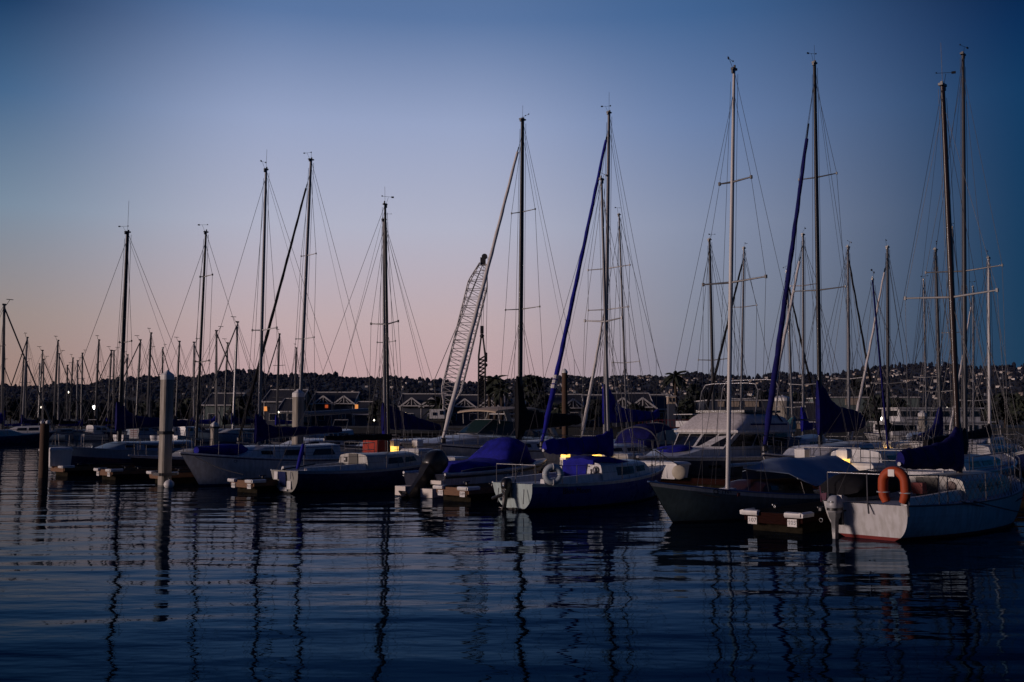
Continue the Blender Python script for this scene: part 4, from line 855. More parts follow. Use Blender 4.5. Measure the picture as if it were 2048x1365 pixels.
cruiser_sail('sloop with dark grey mast and pale twisted headsail, between the navy covers at right', (1775, 860), 48.2, OUT, 9.5, 5.2, (1775, 495), WHITE, NAVY, [(-.12, 2.6, 1.9, .1), (.4, 2.3, 1.95, .2), (3.4, 2.2, 2.0, .15)], CANVASK, (.10, CANVASW, .9), [(.33, .85)], .2, ALUD, group=SG3)
cruiser_sail('sloop with grey mast and pointed blue sail cover, left of the wood masted one', (1882, 870), 46.5, IN, 9.5, 5.4, (1871, 500), PALEBLUE, NAVY, [(-.15, 3.3, 1.7, .08), (.15, 3.1, 1.75, .2), (.6, 2.4, 1.8, .24), (1.5, 2.0, 1.75, .24), (2.6, 1.9, 1.75, .14)], CANVASD, None, [(.30, .9)], .2, ALUD, group=SG3)
cruiser_sail('sloop with thin mast behind the white ferry, left of the pointed blue cover', (1853, 850), 66, OUT, 9.5, 5.2, (1847, 560), WHITE, NAVY, None, None, None, [(.4, .8)], .14, ALU, group=SG3)
cruiser_sail('sloop with thin mast between the two rightmost tall masts', (1946, 860), 60, OUT, 9.5, 5.2, (1946, 575), PALEBLUE, NAVY, None, None, (.09, CANVASW, .9), [(.28, .8)], .14, ALU, group=SG3)
cruiser_sail('sloop with white mast, last full mast before the right picture edge', (1978, 870), 44, IN, 9.5, 5.4, (1977, 517), NAVY, WHITE, [(-.15, 2.4, 1.7, .1), (.3, 2.2, 1.7, .2), (3.0, 2.0, 1.7, .15)], CANVASK, None, [], .17, WHITEMAST, group=SG3)
cruiser_sail('sloop mostly outside the right picture edge, only its pale headsail in view', (2110, 870), 42, OUT, 9.5, 5.2, (2095, 480), NAVY, WHITE, None, None, (.13, CANVASW, .9), [], .17, ALUD, group=SG3)
b = cruiser_sail('white sloop with blue stripe and small square windows, right of the glowing power post', (1778, 905), 36.5, IN, 9, 5.1, (1745, 560), WHITE, NAVY, None, None, None, [], .10, CANVASD, group=SG2)
cruiser_sail('sloop with slim dark mast between the two right tall masts, fourth row', (1906, 850), 72, OUT, 9.5, 5.2, (1905, 455), NAVY, WHITE, None, None, None, [(.5, .8)], .14, ALUD, group=SG3)

# ------------------------------------------------------------------ motor yacht with canvas covered flybridge
def panel(m, ps, n, off=.012, th=.02): n = Vector(n).normalized(); m.prism([Vector(p) + n * (off - th) for p in ps], n * th)
b = place('motor_yacht', 'motor yacht with pale canvas over its flybridge and bare bimini hoops', 'motor yacht', (1275, 922), 37.6, OUT, 12.6)
L = 12.6; h = Hull(L, 4.0, 1.05, 1.0, 1.12, tr=.86, zt=-.1, ob=1.5, os=0, full=.5, bowp=2.6)
SLATE = mat('hull_slate', (.05, .065, .10), .3, var=.15, streak=.15)
h.build(b.root, SLATE, BLACKBOOT, WHITE, .06, .12); h.deck(b.root, DECK); h.rail(b.root, WHITE, .05)
cb = MB(); W = lambda x: min(1.62, .80 * h.hb(x / L))
cb.loft([[Vector((x, -W(x), .95)), Vector((x, -W(x) * .97, z)), Vector((x, 0, z + .07)), Vector((x, W(x) * .97, z)), Vector((x, W(x), .95))] for x, z in ((1.2, 1.32), (9.9, 1.34), (10.4, 1.22), (11.4, 1.06))]); cb.build('trunk_cabin', WHITE, b.root, smooth=30)
Z0, Z1 = 1.34, 1.98
def ring(x, k, z): w_ = W(x) * k; return [Vector((x, -w_, z)), Vector((x, w_, z))]
sal = MB(); sal.loft([[Vector((1.4, -1.55, Z0)), Vector((9.2, -W(9.2) * .92, Z0)), Vector((9.75, 0, Z0)), Vector((9.2, W(9.2) * .92, Z0)), Vector((1.4, 1.55, Z0))], [Vector((1.6, -1.45, Z1)), Vector((8.1, -1.36, Z1)), Vector((8.5, 0, Z1)), Vector((8.1, 1.36, Z1)), Vector((1.6, 1.45, Z1))]])
so = sal.build('saloon', WHITE, b.root, smooth=0)
lo = [Vector((9.2, -W(9.2) * .92, Z0)), Vector((9.75, 0, Z0)), Vector((9.2, W(9.2) * .92, Z0))]; hi = [Vector((8.1, -1.36, Z1)), Vector((8.5, 0, Z1)), Vector((8.1, 1.36, Z1))]
for a in (0, 1):
    for t0, t1 in ((.05, .47), (.53, .95)):
        f = lambda t, q: lerp(lerp(lo[a], lo[a + 1], t), lerp(hi[a], hi[a + 1], t), q)
        m = MB(); ps = [f(t0, .14), f(t1, .14), f(t1, .9), f(t0, .9)]; n = (ps[1] - ps[0]).cross(ps[3] - ps[0])
        if n.x < 0: n = -n
        panel(m, ps, n); m.build('windshield_pane', GLASS, so, smooth=0)
for sd in (1, -1):
    A, B_, C_, D_ = Vector((1.4, sd * 1.55, Z0)), Vector((9.2, sd * W(9.2) * .92, Z0)), Vector((8.1, sd * 1.36, Z1)), Vector((1.6, sd * 1.45, Z1))
    for t0, t1, s1 in ((.08, .30, 0), (.33, .60, 0), (.63, .94, .0)):
        f = lambda t, q: lerp(lerp(A, B_, t), lerp(D_, C_, t), q)
        m = MB(); ps = [f(t0, .14), f(t1, .14), f(t1 - (.02 if t1 > .9 else 0), .88), f(t0, .88)]; n = (ps[1] - ps[0]).cross(ps[3] - ps[0])
        if n.y * sd < 0: n = -n
        panel(m, ps, n); m.build('side_window', GLASS, so, smooth=0)
ro = MB(); ro.loft([[Vector((1.3, -1.6, z)), Vector((8.3, -1.5, z)), Vector((8.75, 0, z)), Vector((8.3, 1.5, z)), Vector((1.3, 1.6, z))] for z in (Z1 + .003, Z1 + .09)]); ro.build('saloon_roof', WHITE, b.root, smooth=0)
fb_ = MB(); n = 14
fb_.loft([[Vector((x0 + (.03 * math.sin(k * 2.1)), sd_w * math.copysign(abs(math.cos(t)) ** .5, math.cos(t)) if True else 0, z_ + (zt_ - z_) * (abs(math.sin(t)) ** .55))) for k, t in enumerate([math.pi * q / n for q in range(n + 1)])] for x0, sd_w, z_, zt_ in ((1.5, 1.52, Z1 + .09, Z1 + .3), (1.9, 1.5, Z1 + .09, Z1 + .74), (4.0, 1.47, Z1 + .09, Z1 + .84), (6.5, 1.42, Z1 + .09, Z1 + .84), (6.9, 1.42, Z1 + .09, Z1 + .74), (8.2, 1.42, Z1 + .09, Z1 + .12))])
fo = fb_.build('flybridge_canvas', TARPW, b.root, smooth=45)
for sd in (1, -1): MB().prism([(2.2, sd * 1.5, Z1 + .30), (6.6, sd * 1.44, Z1 + .30), (6.6, sd * 1.44, Z1 + .36), (2.2, sd * 1.5, Z1 + .36)], (0, sd * .03, 0)).prism([(2.6, sd * 1.45, Z1 + .44), (2.75, sd * 1.45, Z1 + .44), (3.3, sd * 1.36, Z1 + .78), (3.1, sd * 1.36, Z1 + .78)], (0, sd * .03, 0)).build('canvas_band', CANVASD, fo, smooth=0)
MB().box((4.3, 0, Z1 + .87), (4.6, 2.3, .10)).build('flybridge_screen', BLACK, b.root, smooth=0)
for x0, z in ((5.3, 4.05), (2.7, 4.25)):
    hp = MB(); hp.tube([(x0 + .55, -1.35, Z1 + .7), (x0 + .1, -1.36, z - .35), (x0, -1.2, z - .05), (x0, -.8, z), (x0, .8, z), (x0, 1.2, z - .05), (x0 + .1, 1.36, z - .35), (x0 + .55, 1.35, Z1 + .7)], .028, 8)
    hp.tube([(x0 + .1, -1.36, z - .4), (x0 - .9, -1.35, Z1 + .75)], .02, 6).tube([(x0 + .1, 1.36, z - .4), (x0 - .9, 1.35, Z1 + .75)], .02, 6); hp.build('bimini_hoop', STEEL, b.root)
rails(b, h, .62, 6, bow=True, stern=False, u0=.25, u1=.9)
MB().loft([[Vector((x, .7 * math.sin(t) * w_, zz + .12 * math.cos(t))) for t in [6.28318 * k / 10 for k in range(10)]] for x, w_, zz in ((9.4, .2, 1.4), (9.7, .9, 1.4), (10.3, 1, 1.36), (10.7, .3, 1.25))]).build('hatch_cover', CANVAS, b.root, smooth=70)
for sd in (1, -1): MB().prism([(h.at_z(u, z, sd) + Vector((0, sd * .006, 0))) for u, z in ((.62, .62), (.68, .62), (.68, .72), (.62, .72))], (0, sd * .008, 0)).prism([(h.at_z(u, z, sd) + Vector((0, sd * .006, 0))) for u, z in ((.74, .64), (.79, .64), (.79, .74), (.74, .74))], (0, sd * .008, 0)).build('hull_port', GLASS, b.root, smooth=0)

def squeeze(o):
    for ch in kids(o):
        if ch.name.split('.')[0] in ('saloon', 'windshield_pane', 'side_window', 'saloon_roof', 'flybridge_canvas', 'canvas_band', 'flybridge_screen', 'bimini_hoop'):
            for v in ch.data.vertices: v.co.x = 3.0 + (v.co.x - 1.4) * .69
        squeeze(ch)
squeeze(b.root)
# ------------------------------------------------------------------ express cruiser
b = place('cabin_cruiser', 'white express cruiser with green windshield, tan hardtop and slanting radar arch', 'cabin cruiser', (800, 897), 49.6, OUT, 12.0)
L = 12.; h = Hull(L, 3.9, 1.15, 1.15, 1.35, tr=.88, zt=-.1, ob=1.7, os=0, full=.5, bowp=2.8)
h.build(b.root, WHITE, BLUEBOOT, NAVY, .08, .05); h.deck(b.root, DECK); h.rail(b.root, WHITE2, .05)
cb = MB(); W = lambda x: min(1.6, .82 * h.hb(x / L))
cb.loft([[Vector((x, -W(x), 1.12)), Vector((x, -W(x) * .9, lerp(1.12, z, .75))), Vector((x, -W(x) * .45, z)), Vector((x, 0, z + .05)), Vector((x, W(x) * .45, z)), Vector((x, W(x) * .9, lerp(1.12, z, .75))), Vector((x, W(x), 1.12))] for x, z in ((.6, 1.5), (6.9, 1.72), (8.4, 1.66), (9.8, 1.5), (11.2, 1.28))]); cb.build('foredeck_cabin', WHITE, b.root, smooth=50)
lo = [Vector((3.2, -1.62, 1.55)), Vector((5.6, -1.56, 1.66)), Vector((7.3, -.75, 1.76)), Vector((7.3, .75, 1.76)), Vector((5.6, 1.56, 1.66)), Vector((3.2, 1.62, 1.55))]
hi = [Vector((3.2, -1.5, 1.75)), Vector((4.7, -1.38, 2.36)), Vector((6.0, -.65, 2.5)), Vector((6.0, .65, 2.5)), Vector((4.7, 1.38, 2.36)), Vector((3.2, 1.5, 1.75))]
for i in range(5):
    m = MB(); ps = [lo[i], lo[i + 1], hi[i + 1], hi[i]]; n = (ps[1] - ps[0]).cross(ps[3] - ps[0]); m.prism(ps, n.normalized() * .015); m.build('windshield_pane', GLASSG, b.root, smooth=0)
fr = MB(); fr.tube(hi, .035, 6).tube(lo, .025, 6); [fr.tube([lo[i], hi[i]], .03, 6) for i in range(6)]; fr.build('windshield_frame', ALU, b.root)
for sd in (1, -1):
    MB().loft([[Vector((x + dx, sd * y, z)) for dx, y in ((0, yy - .06), (.42, yy - .06), (.36, yy + .05), (.02, yy + .05))] for x, z, yy in ((1.5, 1.4, 1.62), (2.6, 3.05, 1.35))]).build('radar_arch_leg', WHITE2, b.root, smooth=0)
MB().loft([[Vector((x, 1.42 * q, z - .1 * q * q)) for q in [k / 5 - 1 for k in range(11)]] + [Vector((x, 1.42 * q, z - .1 * q * q - .07)) for q in [1 - k / 5 for k in range(11)]] for x, z in ((2.2, 3.12), (3.2, 3.22), (5.0, 3.22), (6.4, 3.1), (6.6, 3.02))]).build('hardtop', TAN, b.root, smooth=40)
for sd in (1, -1): MB().tube([(6.3, sd * 1.3, 3.0), (6.2, sd * 1.35, 2.3)], .025, 6).tube([(4.2, sd * 1.3, 3.1), (4.5, sd * 1.4, 2.3)], .04, 6).build('hardtop_post', WHITE2, b.root)
MB().lathe((3.0, 0, 3.24), [(.05, 0), (.05, .1), (.3, .14), (.3, .28), (.2, .34)], 16).build('radar_dome', PLASTW, b.root, smooth=50)
rails(b, h, .65, 7, bow=True, stern=False, u0=.3, u1=.9)
for sd in (1, -1):
    for u in (.55, .66, .76): MB().prism([h.at_z(u_, z_, sd) + Vector((0, sd * .006, 0)) for u_, z_ in ((u, .78), (u + .03, .76), (u + .045, .82), (u + .03, .88), (u, .86))], (0, sd * .01, 0)).build('hull_port', GLASS, b.root, smooth=0)
# small cabin motorboats seen in the gaps
def motorboat(label, px, py, Y, az, L=7., fly=False, cab=WHITE, hullm=WHITE):
    b = place('motorboat', label, 'motorboat', (px, py), Y, az, L * .5, 'distant motorboats')
    h = Hull(L, L * .34, .8, .8, 1.15, tr=.88, zt=-.1, ob=L * .12, os=0, full=.5, bowp=2.6); h.build(b.root, hullm, BLUEBOOT, NAVY, .06, .06, n=12); h.deck(b.root, DECK)
    c = Cabin(h, L * .22, L * .72, 1.05, .75, L * .14, L * .22, tum=.8); c.build(b.root, cab)
    c.window(b.root, L * .28, L * .38, .5, .86); c.window(b.root, L * .40, L * .50, .5, .86, 0, -.1)
    MB().prism([(L * .70, -.7, 1.35), (L * .70, .7, 1.35), (L * .60, .6, 1.75), (L * .60, -.6, 1.75)], (.03, 0, .02)).build('windshield_pane', GLASS, b.root, smooth=0)
    MB().tube([(L * .3, -.8, 1.8), (L * .27, -.75, 2.5), (L * .27, .75, 2.5), (L * .3, .8, 1.8)], .04, 6).build('arch', STEEL, b.root)
    if fly: MB().loft([[Vector((x, L * .12 * q, z)) for q in (-1, 1, 1, -1) for z in [0]] for x in (0, 1)]) if False else MB().box((L * .42, 0, 2.15), (L * .28, L * .22, .5)).box((L * .42, 0, 2.95), (L * .3, L * .24, .06)).build('flybridge', WHITE, b.root, smooth=0)
    rails(b, h, .6, 4, stern=False); return b
motorboat('white cabin motorboat behind the bare pale boom', 640, 845, 68, OUT, 8)
motorboat('white motorboat with pale hull moored at the far left edge', 40, 870, 118, 262, 11, hullm=PALEBLUE)
motorboat('small white motorboat with square stern cabin, far left behind the wooden piling', 205, 868, 122, 30, 6.5)
motorboat('white motorboat stern on, left one of the pair right of the tall concrete piling', 358, 872, 112, 20, 7)
motorboat('white motorboat stern on, right one of the pair right of the tall concrete piling', 385, 872, 112, 24, 7)
motorboat('white motorboat with flybridge beyond the red railing, right of the emblem cover', 1385, 850, 84, 250, 13, True)
motorboat('round bowed white dinghy cruiser beside the end of the canvas covered flybridge', 1590, 880, 43, OUT, 6)
motorboat('white motorboat with bow rail in front of the pointed blue cover', 1850, 885, 50, 200, 8)
motorboat('white motorboat with flybridge partly hidden by the black mast wrap', 1012, 850, 78, 240, 11, True)
motorboat('white motorboat with blue dodger in the far gap left of the piling', 290, 868, 118, 35, 7, cab=PALEBLUE)

# ------------------------------------------------------------------ far marina at left
def proto(i):
    L = (9.5, 10.5, 8.8)[i]; b = Boat(); b.root = thing('sailboat', 'x', 'sailboat', (0, 0, 0), 0, 'distant sailboats of the far marina'); b.Y = 125; b.xm = L * .55; b.h, b.loc, b.lat = Vector((1, 0, 0)), Vector((0, 0, 0)), Vector((0, 1, 0))
    h = Hull(L, L * .32, .95, .9, 1.25, tr=.7, zt=.02, ob=.9, os=-.1); h.build(b.root, (PALEBLUE, NAVY, WHITE2)[i], BLUEBOOT, (NAVY, WHITE, NAVY)[i], .06, .1, n=10); h.deck(b.root, DECK)
    c = Cabin(h, L * .24, L * .72, .55, .4, L * .11, L * .12); c.build(b.root, WHITE2, n=8); c.window(b.root, L * .3, L * .5, .4, .8)
    zt = 13.; rk = .25; M = lambda t: Vector((b.xm - rk * t, 0, lerp(.9, zt, t))); b.M = M
    ms = MB().tube([M(0), M(.6), M(1)], [.14, .14, .11], 7).build('mast', ALUD if i else ALU, b.root); MB().box(M(1), (.34, .14, .16)).build('masthead_fitting', BLACK, ms)
    MB().tube([M(1) + Vector((.2, 0, 0)), M(1) + Vector((.5, .1, .5))], .025, 4).box(M(1) + Vector((.5, .1, .52)), (.6, .06, .06)).build('wind_vane', BLACK, ms)
    sp_ = MB()
    for f in ((.52,), (.36, .68), (.5,))[i]: sp_.tube([M(f) + Vector((-.1, -.9, .05)), M(f), M(f) + Vector((-.1, .9, .05))], .035, 5)
    sp_.build('spreader', ALUD, ms)
    rg = MB(); w = .019
    rg.tube([(L - .1, 0, 1.3), M(.98)], .07 if i != 2 else w, 5); rg.tube([(.1, 0, 1), M(1)], w, 4)
    for sd in (1, -1): rg.tube([(b.xm, sd * L * .15, 1), M(.52) + Vector((-.1, sd * .9, .05)), M(.98)], w, 4); rg.tube([(b.xm - .3, sd * L * .15, 1), M(.5)], w, 4)
    rg.build('rigging', WIRE, b.root)
    cover(b, [(-.2, 3.2, 1.9, .1), (.1, 3.1, 1.95, .2), (.5, 2.6, 2.0, .25), (3.8, 2.4, 2.1, .16)], (CANVASD, CANVAS, CANVASK)[i])
    note_kids(b.root); return b.root, b.xm
FAR = [(21, 610, 5, 100), (6, 724, 4, 140), (46.5, 675, 45, 128), (40.6, 716, 40, 140), (66, 724, 52, 136), (77, 701, 76, 130), (80, 728, 78, 146), (88, 719, 86, 140), (109, 681, 107, 126), (124, 708, 117, 130), (136.5, 731, 134, 144), (142, 716, 139, 132),
       (158, 722, 154, 138), (165, 707, 163, 130), (190.5, 680, 190, 122), (194, 729, 193, 144), (217, 701, 215, 128), (231, 702, 227, 132), (250, 710, 248, 138), (280, 680, 272, 124), (297, 666, 294, 120), (300, 700, 299, 136), (327, 696, 324, 134), (357, 683, 351, 126), (391, 685, 388, 130), (422, 662, 433, 118), (461, 686, 448, 128), (468, 644, 466, 112), (554.6, 668, 553, 118), (591, 696, 588, 128)]
WORDS = 'first second third fourth fifth sixth seventh eighth ninth tenth eleventh twelfth thirteenth fourteenth fifteenth sixteenth seventeenth eighteenth nineteenth twentieth twenty-first twenty-second twenty-third twenty-fourth twenty-fifth twenty-sixth twenty-seventh twenty-eighth twenty-ninth thirtieth'.split()
protos = [proto(i) for i in range(3)]; used = set(); rnd = random.Random(3)
for k, (tx, ty, bx, Y) in enumerate(sorted(FAR, key=lambda q: q[2])):
    i = k % 3; r, xm = protos[i]; o = r if i not in used else copy_tree(r); used.add(i)
    p = at(bx, 845, Y); zt = at(tx, ty, Y).z; s = zt / 13.; az = rnd.choice([35, 48, 218, 230, 205, 60]) + rnd.uniform(-8, 8)
    o.scale = (max(.8, min(1.15, s)), max(.8, min(1.15, s)), s); o.rotation_euler = (0, 0, R(90 - az)); hd = heading(az) * xm * o.scale[0]
    o.location = (p.x - hd.x, p.y - hd.y, 0)
    o['label'] = f"far marina sailboat, its bare mast {WORDS[k]} of the distant masts from the left"
p = at(200, 850, 150); w2 = thing('floating_walkway', 'low distant walkway behind the far sailboats at left', 'dock', (p.x, p.y, 0), R(4))
MB().box((0, 0, .36), (110, 2.0, .14)).build('walkway_deck', DOCKTOP, w2, smooth=0); MB().box((0, 0, .12), (109.6, 1.8, .34)).build('float', FLOAT, w2, smooth=0)
p = at(268, 867, 108); t = thing('notice_board', 'small white notice board standing on the far dock', 'sign', (p.x, p.y, 0), 0)
MB().box((0, 0, 1.0), (1.0, .06, 1.1)).build('board', PLASTW, t, smooth=0); MB().box((-.4, .06, .6), (.08, .08, 1.6)).box((.4, .06, .6), (.08, .08, 1.6)).build('post', ALUD, t, smooth=0)
lm = MB()
for i in range(4): lm.box((0, -.035, 1.35 - .2 * i), (.75 - .1 * (i % 2), .01, .06))
lm.build('notice_lines', mat('notice_red', (.3, .06, .05), .7), t, smooth=0)
HAZE = 0.000012
# ------------------------------------------------------------------ buildings on the shore
WALLB = mat('siding_blue_grey', (.045, .055, .085), .8, var=.2, stretch=(1, 1, 6)); WALLG = mat('siding_grey_green', (.14, .18, .17), .8, var=.15, stretch=(1, 1, 6))
ROOFM = mat('roof_shingle', (.028, .03, .042), .9, var=.4, scale=6); TRIMW = mat('trim_white', (.55, .53, .52), .6, var=.1); BEIGE = mat('siding_beige', (.45, .36, .27), .8, var=.25, scale=4, stretch=(6, 1, .4)); WINM = mat('house_glass', (.01, .012, .02), .1, var=.1)
def townhouse(label, x0, x1, yroof, Y, dormers=(), lit=(), gable_left=True, wall=None, trim=True, deep=12., group='townhouses along the far shore'):
    a, c = at(x0, yroof, Y), at(x1, yroof, Y); wd = c.x - a.x; zr = a.z
    t = thing('townhouse', label, 'house', ((a.x + c.x) / 2, Y + deep / 2, 1.45), 0, group); wall = wall or WALLB
    H = zr - 1.45; ze = H - 1.0; w2, d2 = wd / 2, deep / 2
    MB().prism([(-w2, -d2, 0), (w2, -d2, 0), (w2, -d2, ze), (-w2, -d2, ze)], (0, deep, 0)).build('wall', wall, t, smooth=0)
    g = MB()
    for x in (-w2, w2 - .1): g.prism([(x, -d2 + .05, ze), (x, d2 - .05, ze), (x, 0, H + 1.3)], (.1, 0, 0))
    g.build('gable_wall', WALLG, t, smooth=0)
    rf = MB(); e = .25
    rf.prism([(-w2 - e, -d2 - .5, ze - .05), (-w2 - e, 0, H + 1.35), (-w2 - e, d2 + .5, ze - .05), (-w2 - e, 0, H + 1.1)], (wd + 2 * e, 0, 0)); ro = rf.build('roof', ROOFM, t, smooth=0)
    if trim:
        tr = MB(); tr.box((0, -d2 - .52, ze), (wd + 2 * e, .08, .22)).box((0, -.04, H + 1.38), (wd + 2 * e, .3, .16))
        for sx in (-1, 1): tr.bar((sx * (w2 + e + .03), -d2 - .5, ze), (sx * (w2 + e + .03), 0, H + 1.34), .08, .25); tr.box((sx * (w2 - .05), -d2 - .03, ze / 2), (.14, .08, ze))
        n = max(2, int(wd / 4.5))
        for i in range(1, n): tr.box((-w2 + wd * i / n, -d2 - .03, ze / 2), (.12, .06, ze))
        tr.build('trim', TRIMW, ro, smooth=0)
    for px in dormers:
        x = at(px, yroof, Y).x - (a.x + c.x) / 2; hw = 2.1; z0 = ze - .1; zt = z0 + 1.5
        dm = MB().prism([(x - hw, -d2 - .7, z0), (x + hw, -d2 - .7, z0), (x, -d2 - .7, zt)], (0, 3.5, 0)); do = dm.build('dormer', ROOFM, t, smooth=0)
        tr = MB()
        for sx in (-1, 1): tr.bar((x + sx * (hw + .1), -d2 - .78, z0 - .05), (x, -d2 - .78, zt + .1), .1, .24)
        tr.bar((x - hw * .75, -d2 - .78, z0 + .2), (x + hw * .75, -d2 - .78, z0 + .2), .1, .16); tr.bar((x, -d2 - .78, z0 + .25), (x, -d2 - .78, zt - .05), .1, .12)
        for sx in (-.45, .45): tr.bar((x + sx * hw, -d2 - .78, z0 + .2), (x + sx * hw * .45, -d2 - .78, zt - .62), .08, .1)
        tr.build('dormer_trim', TRIMW, do, smooth=0)
    n = max(2, int(wd / 3.2))
    for i in range(n):
        for zz in ((.9, 3.3) if ze > 4.5 else (.9,)):
            if zz + 1.3 > ze: continue
            x = -w2 + wd * (i + .5) / n; f = MB().box((x, -d2 - .03, zz + .65), (1.3, .06, 1.3)).build('window', TRIMW, t, smooth=0)
            MB().box((x - .3, -d2 - .07, zz + .65), (.52, .05, 1.14)).box((x + .3, -d2 - .07, zz + .65), (.52, .05, 1.14)).build('pane', WINM, f, smooth=0)
    for px, py, m in lit:
        p = at(px, py, Y - .2); MB().box((p.x - (a.x + c.x) / 2, -d2 - .12, p.z - 1.45), (.55, .1, .8)).build('lit_window', m, t, smooth=0)
    return t
YB = 185
townhouse('gabled grey green house end left of the white sloop mast', 408, 470, 800, YB, wall=WALLG)
townhouse('dark townhouse with one warm lit window, behind the mast of the white sloop', 528, 600, 793, YB - 4, lit=[(531, 818, LIGHTO)])
townhouse('small grey gable end house just left of the pale concrete piling', 557, 592, 812, YB - 14, wall=WALLG)
townhouse('townhouse with two white framed dormers and one orange window, above the bare boom', 622, 706, 798, YB, dormers=(648, 689), lit=[(653, 812, mat('window_glow_red', (1., .16, .04), emit=.35, var=0))])
townhouse('low dark townhouse with an orange lamp lit window left of the dark masts', 708, 762, 818, YB - 6, lit=[(713, 814, LIGHTO)])
townhouse('townhouse with two white framed dormers left of the crane', 800, 884, 802, YB - 8, dormers=(824, 863), lit=[(809, 830, mat('window_glow_pale', (1., .75, .45), emit=1.2, var=0))])
townhouse('townhouse with a white framed dormer behind the cabin cruiser', 886, 1006, 804, YB - 6, dormers=(930, 978))
townhouse('white trimmed townhouse with a dormer beside the dark round pile', 1098, 1165, 805, YB - 30, dormers=(1146,))
townhouse('dark townhouse between the dormer house and the tall masts', 1167, 1228, 806, YB - 28)
townhouse('white trimmed townhouse with two dormers, right of the tall grey mast', 1232, 1305, 803, YB - 34, dormers=(1244, 1284))
townhouse('dark blue townhouse beside the beige roof tower', 1308, 1352, 806, YB - 32)
p = at(1342, 800, 150); t = thing('roof_tower', 'small beige tower room standing over the dark townhouse roofs', 'tower', (p.x, p.y, 1.45)); MB().box((0, 0, 1.7), (1.0, 1.6, 3.4)).build('lower_wall', WALLB, t, smooth=0); MB().box((0, 0, 3.95), (1.1, 1.7, 1.1)).build('wall', BEIGE, t, smooth=0); MB().box((0, 0, 4.56), (1.3, 1.9, .12)).build('roof', TRIMW, t, smooth=0); MB().box((-.25, -.87, 4.0), (.3, .05, .6)).box((.25, -.87, 4.0), (.3, .05, .6)).build('window', WINM, t, smooth=0)
def flat_building(label, x0, x1, ytop, Y, wall, deep=10, slats=True, name='flat_building', cat='building', bands=()):
    a, c = at(x0, ytop, Y), at(x1, ytop, Y); wd = c.x - a.x; H = a.z - 1.45; t = thing(name, label, cat, ((a.x + c.x) / 2, Y + deep / 2, 1.45), 0)
    MB().box((0, 0, H / 2), (wd, deep, H)).build('wall', wall, t, smooth=0); MB().box((0, 0, H + .08), (wd + .5, deep + .5, .16)).build('roof', TRIMW, t, smooth=0)
    if slats:
        m = MB(); n = int(wd / .9)
        for i in range(n): m.box((-wd / 2 + wd * (i + .5) / n, -deep / 2 - .03, H - .65), (.10, .06, 1.1))
        m.build('slat_screen', TRIMW, t, smooth=0)
    n = max(2, int(wd / 3))
    for i in range(n):
        x = -wd / 2 + wd * (i + .5) / n; MB().box((x, -deep / 2 - .03, H * .35), (1.5, .06, 1.2)).build('window', WINM, t, smooth=0)
    for px0, px1, m_, h_ in bands:
        xa, xb = at(px0, ytop, Y).x - (a.x + c.x) / 2, at(px1, ytop, Y).x - (a.x + c.x) / 2; MB().box(((xa + xb) / 2, -deep / 2 - .08, H - h_ / 2 - .1), (xb - xa, .12, h_)).build('cladding', m_, t, smooth=0)
    return t
flat_building('low building with beige slatted parapet behind the flybridge', 1416, 1556, 802, 150, WALLB, bands=[(1436, 1448, BEIGE, .8), (1462, 1478, BEIGE, .8), (1490, 1517, BEIGE, .8)], slats=False)
flat_building('long flat roofed building with white roof edge and beige box, right of centre', 1655, 1838, 796, 155, WALLG, bands=[(1690, 1716, BEIGE, 1.0)], slats=False)
townhouse('small beige gabled boathouse between the teal and blue sail covers', 1588, 1640, 828, 118, wall=BEIGE, deep=6)
# ferry-like white boat
b = place('ferry', 'white two deck ferry with long window rows, moored at the right', 'ferry', (1850, 870), 92, 262, 6.5); L = 12.5
h = Hull(L, 4.2, 1.1, 1.0, 1.4, tr=.9, zt=-.1, ob=.9, os=0, full=.45, bowp=3); h.build(b.root, WHITE, BLUEBOOT, NAVY, .08, .08); h.deck(b.root, DECK)
for z0, z1, xa, xb, w_ in ((1.1, 2.25, 1, 10.6, 1.75), (2.36, 3.5, 2, 9.8, 1.6)):
    o = MB().box(((xa + xb) / 2, 0, (z0 + z1) / 2), (xb - xa, w_ * 2, z1 - z0)).build('deckhouse', WHITE, b.root, smooth=0)
    MB().box(((xa + xb) / 2, 0, z1 + .05), (xb - xa + .6, w_ * 2 + .4, .1)).build('roof_deck', WHITE, b.root, smooth=0)
    for sd in (1, -1):
        for i in range(8):
            x = lerp(xa, xb, (i + .5) / 8); MB().box((x, sd * (w_ + .01), (z0 + z1) / 2 + .1), (.8, .04, .5)).build('window', GLASS, o, smooth=0)
    MB().box((xb + .01, 0, (z0 + z1) / 2 + .15), (.05, w_ * 1.5, .5)).build('window', GLASS, o, smooth=0)
rails(b, h, .9, 6, stern=True)
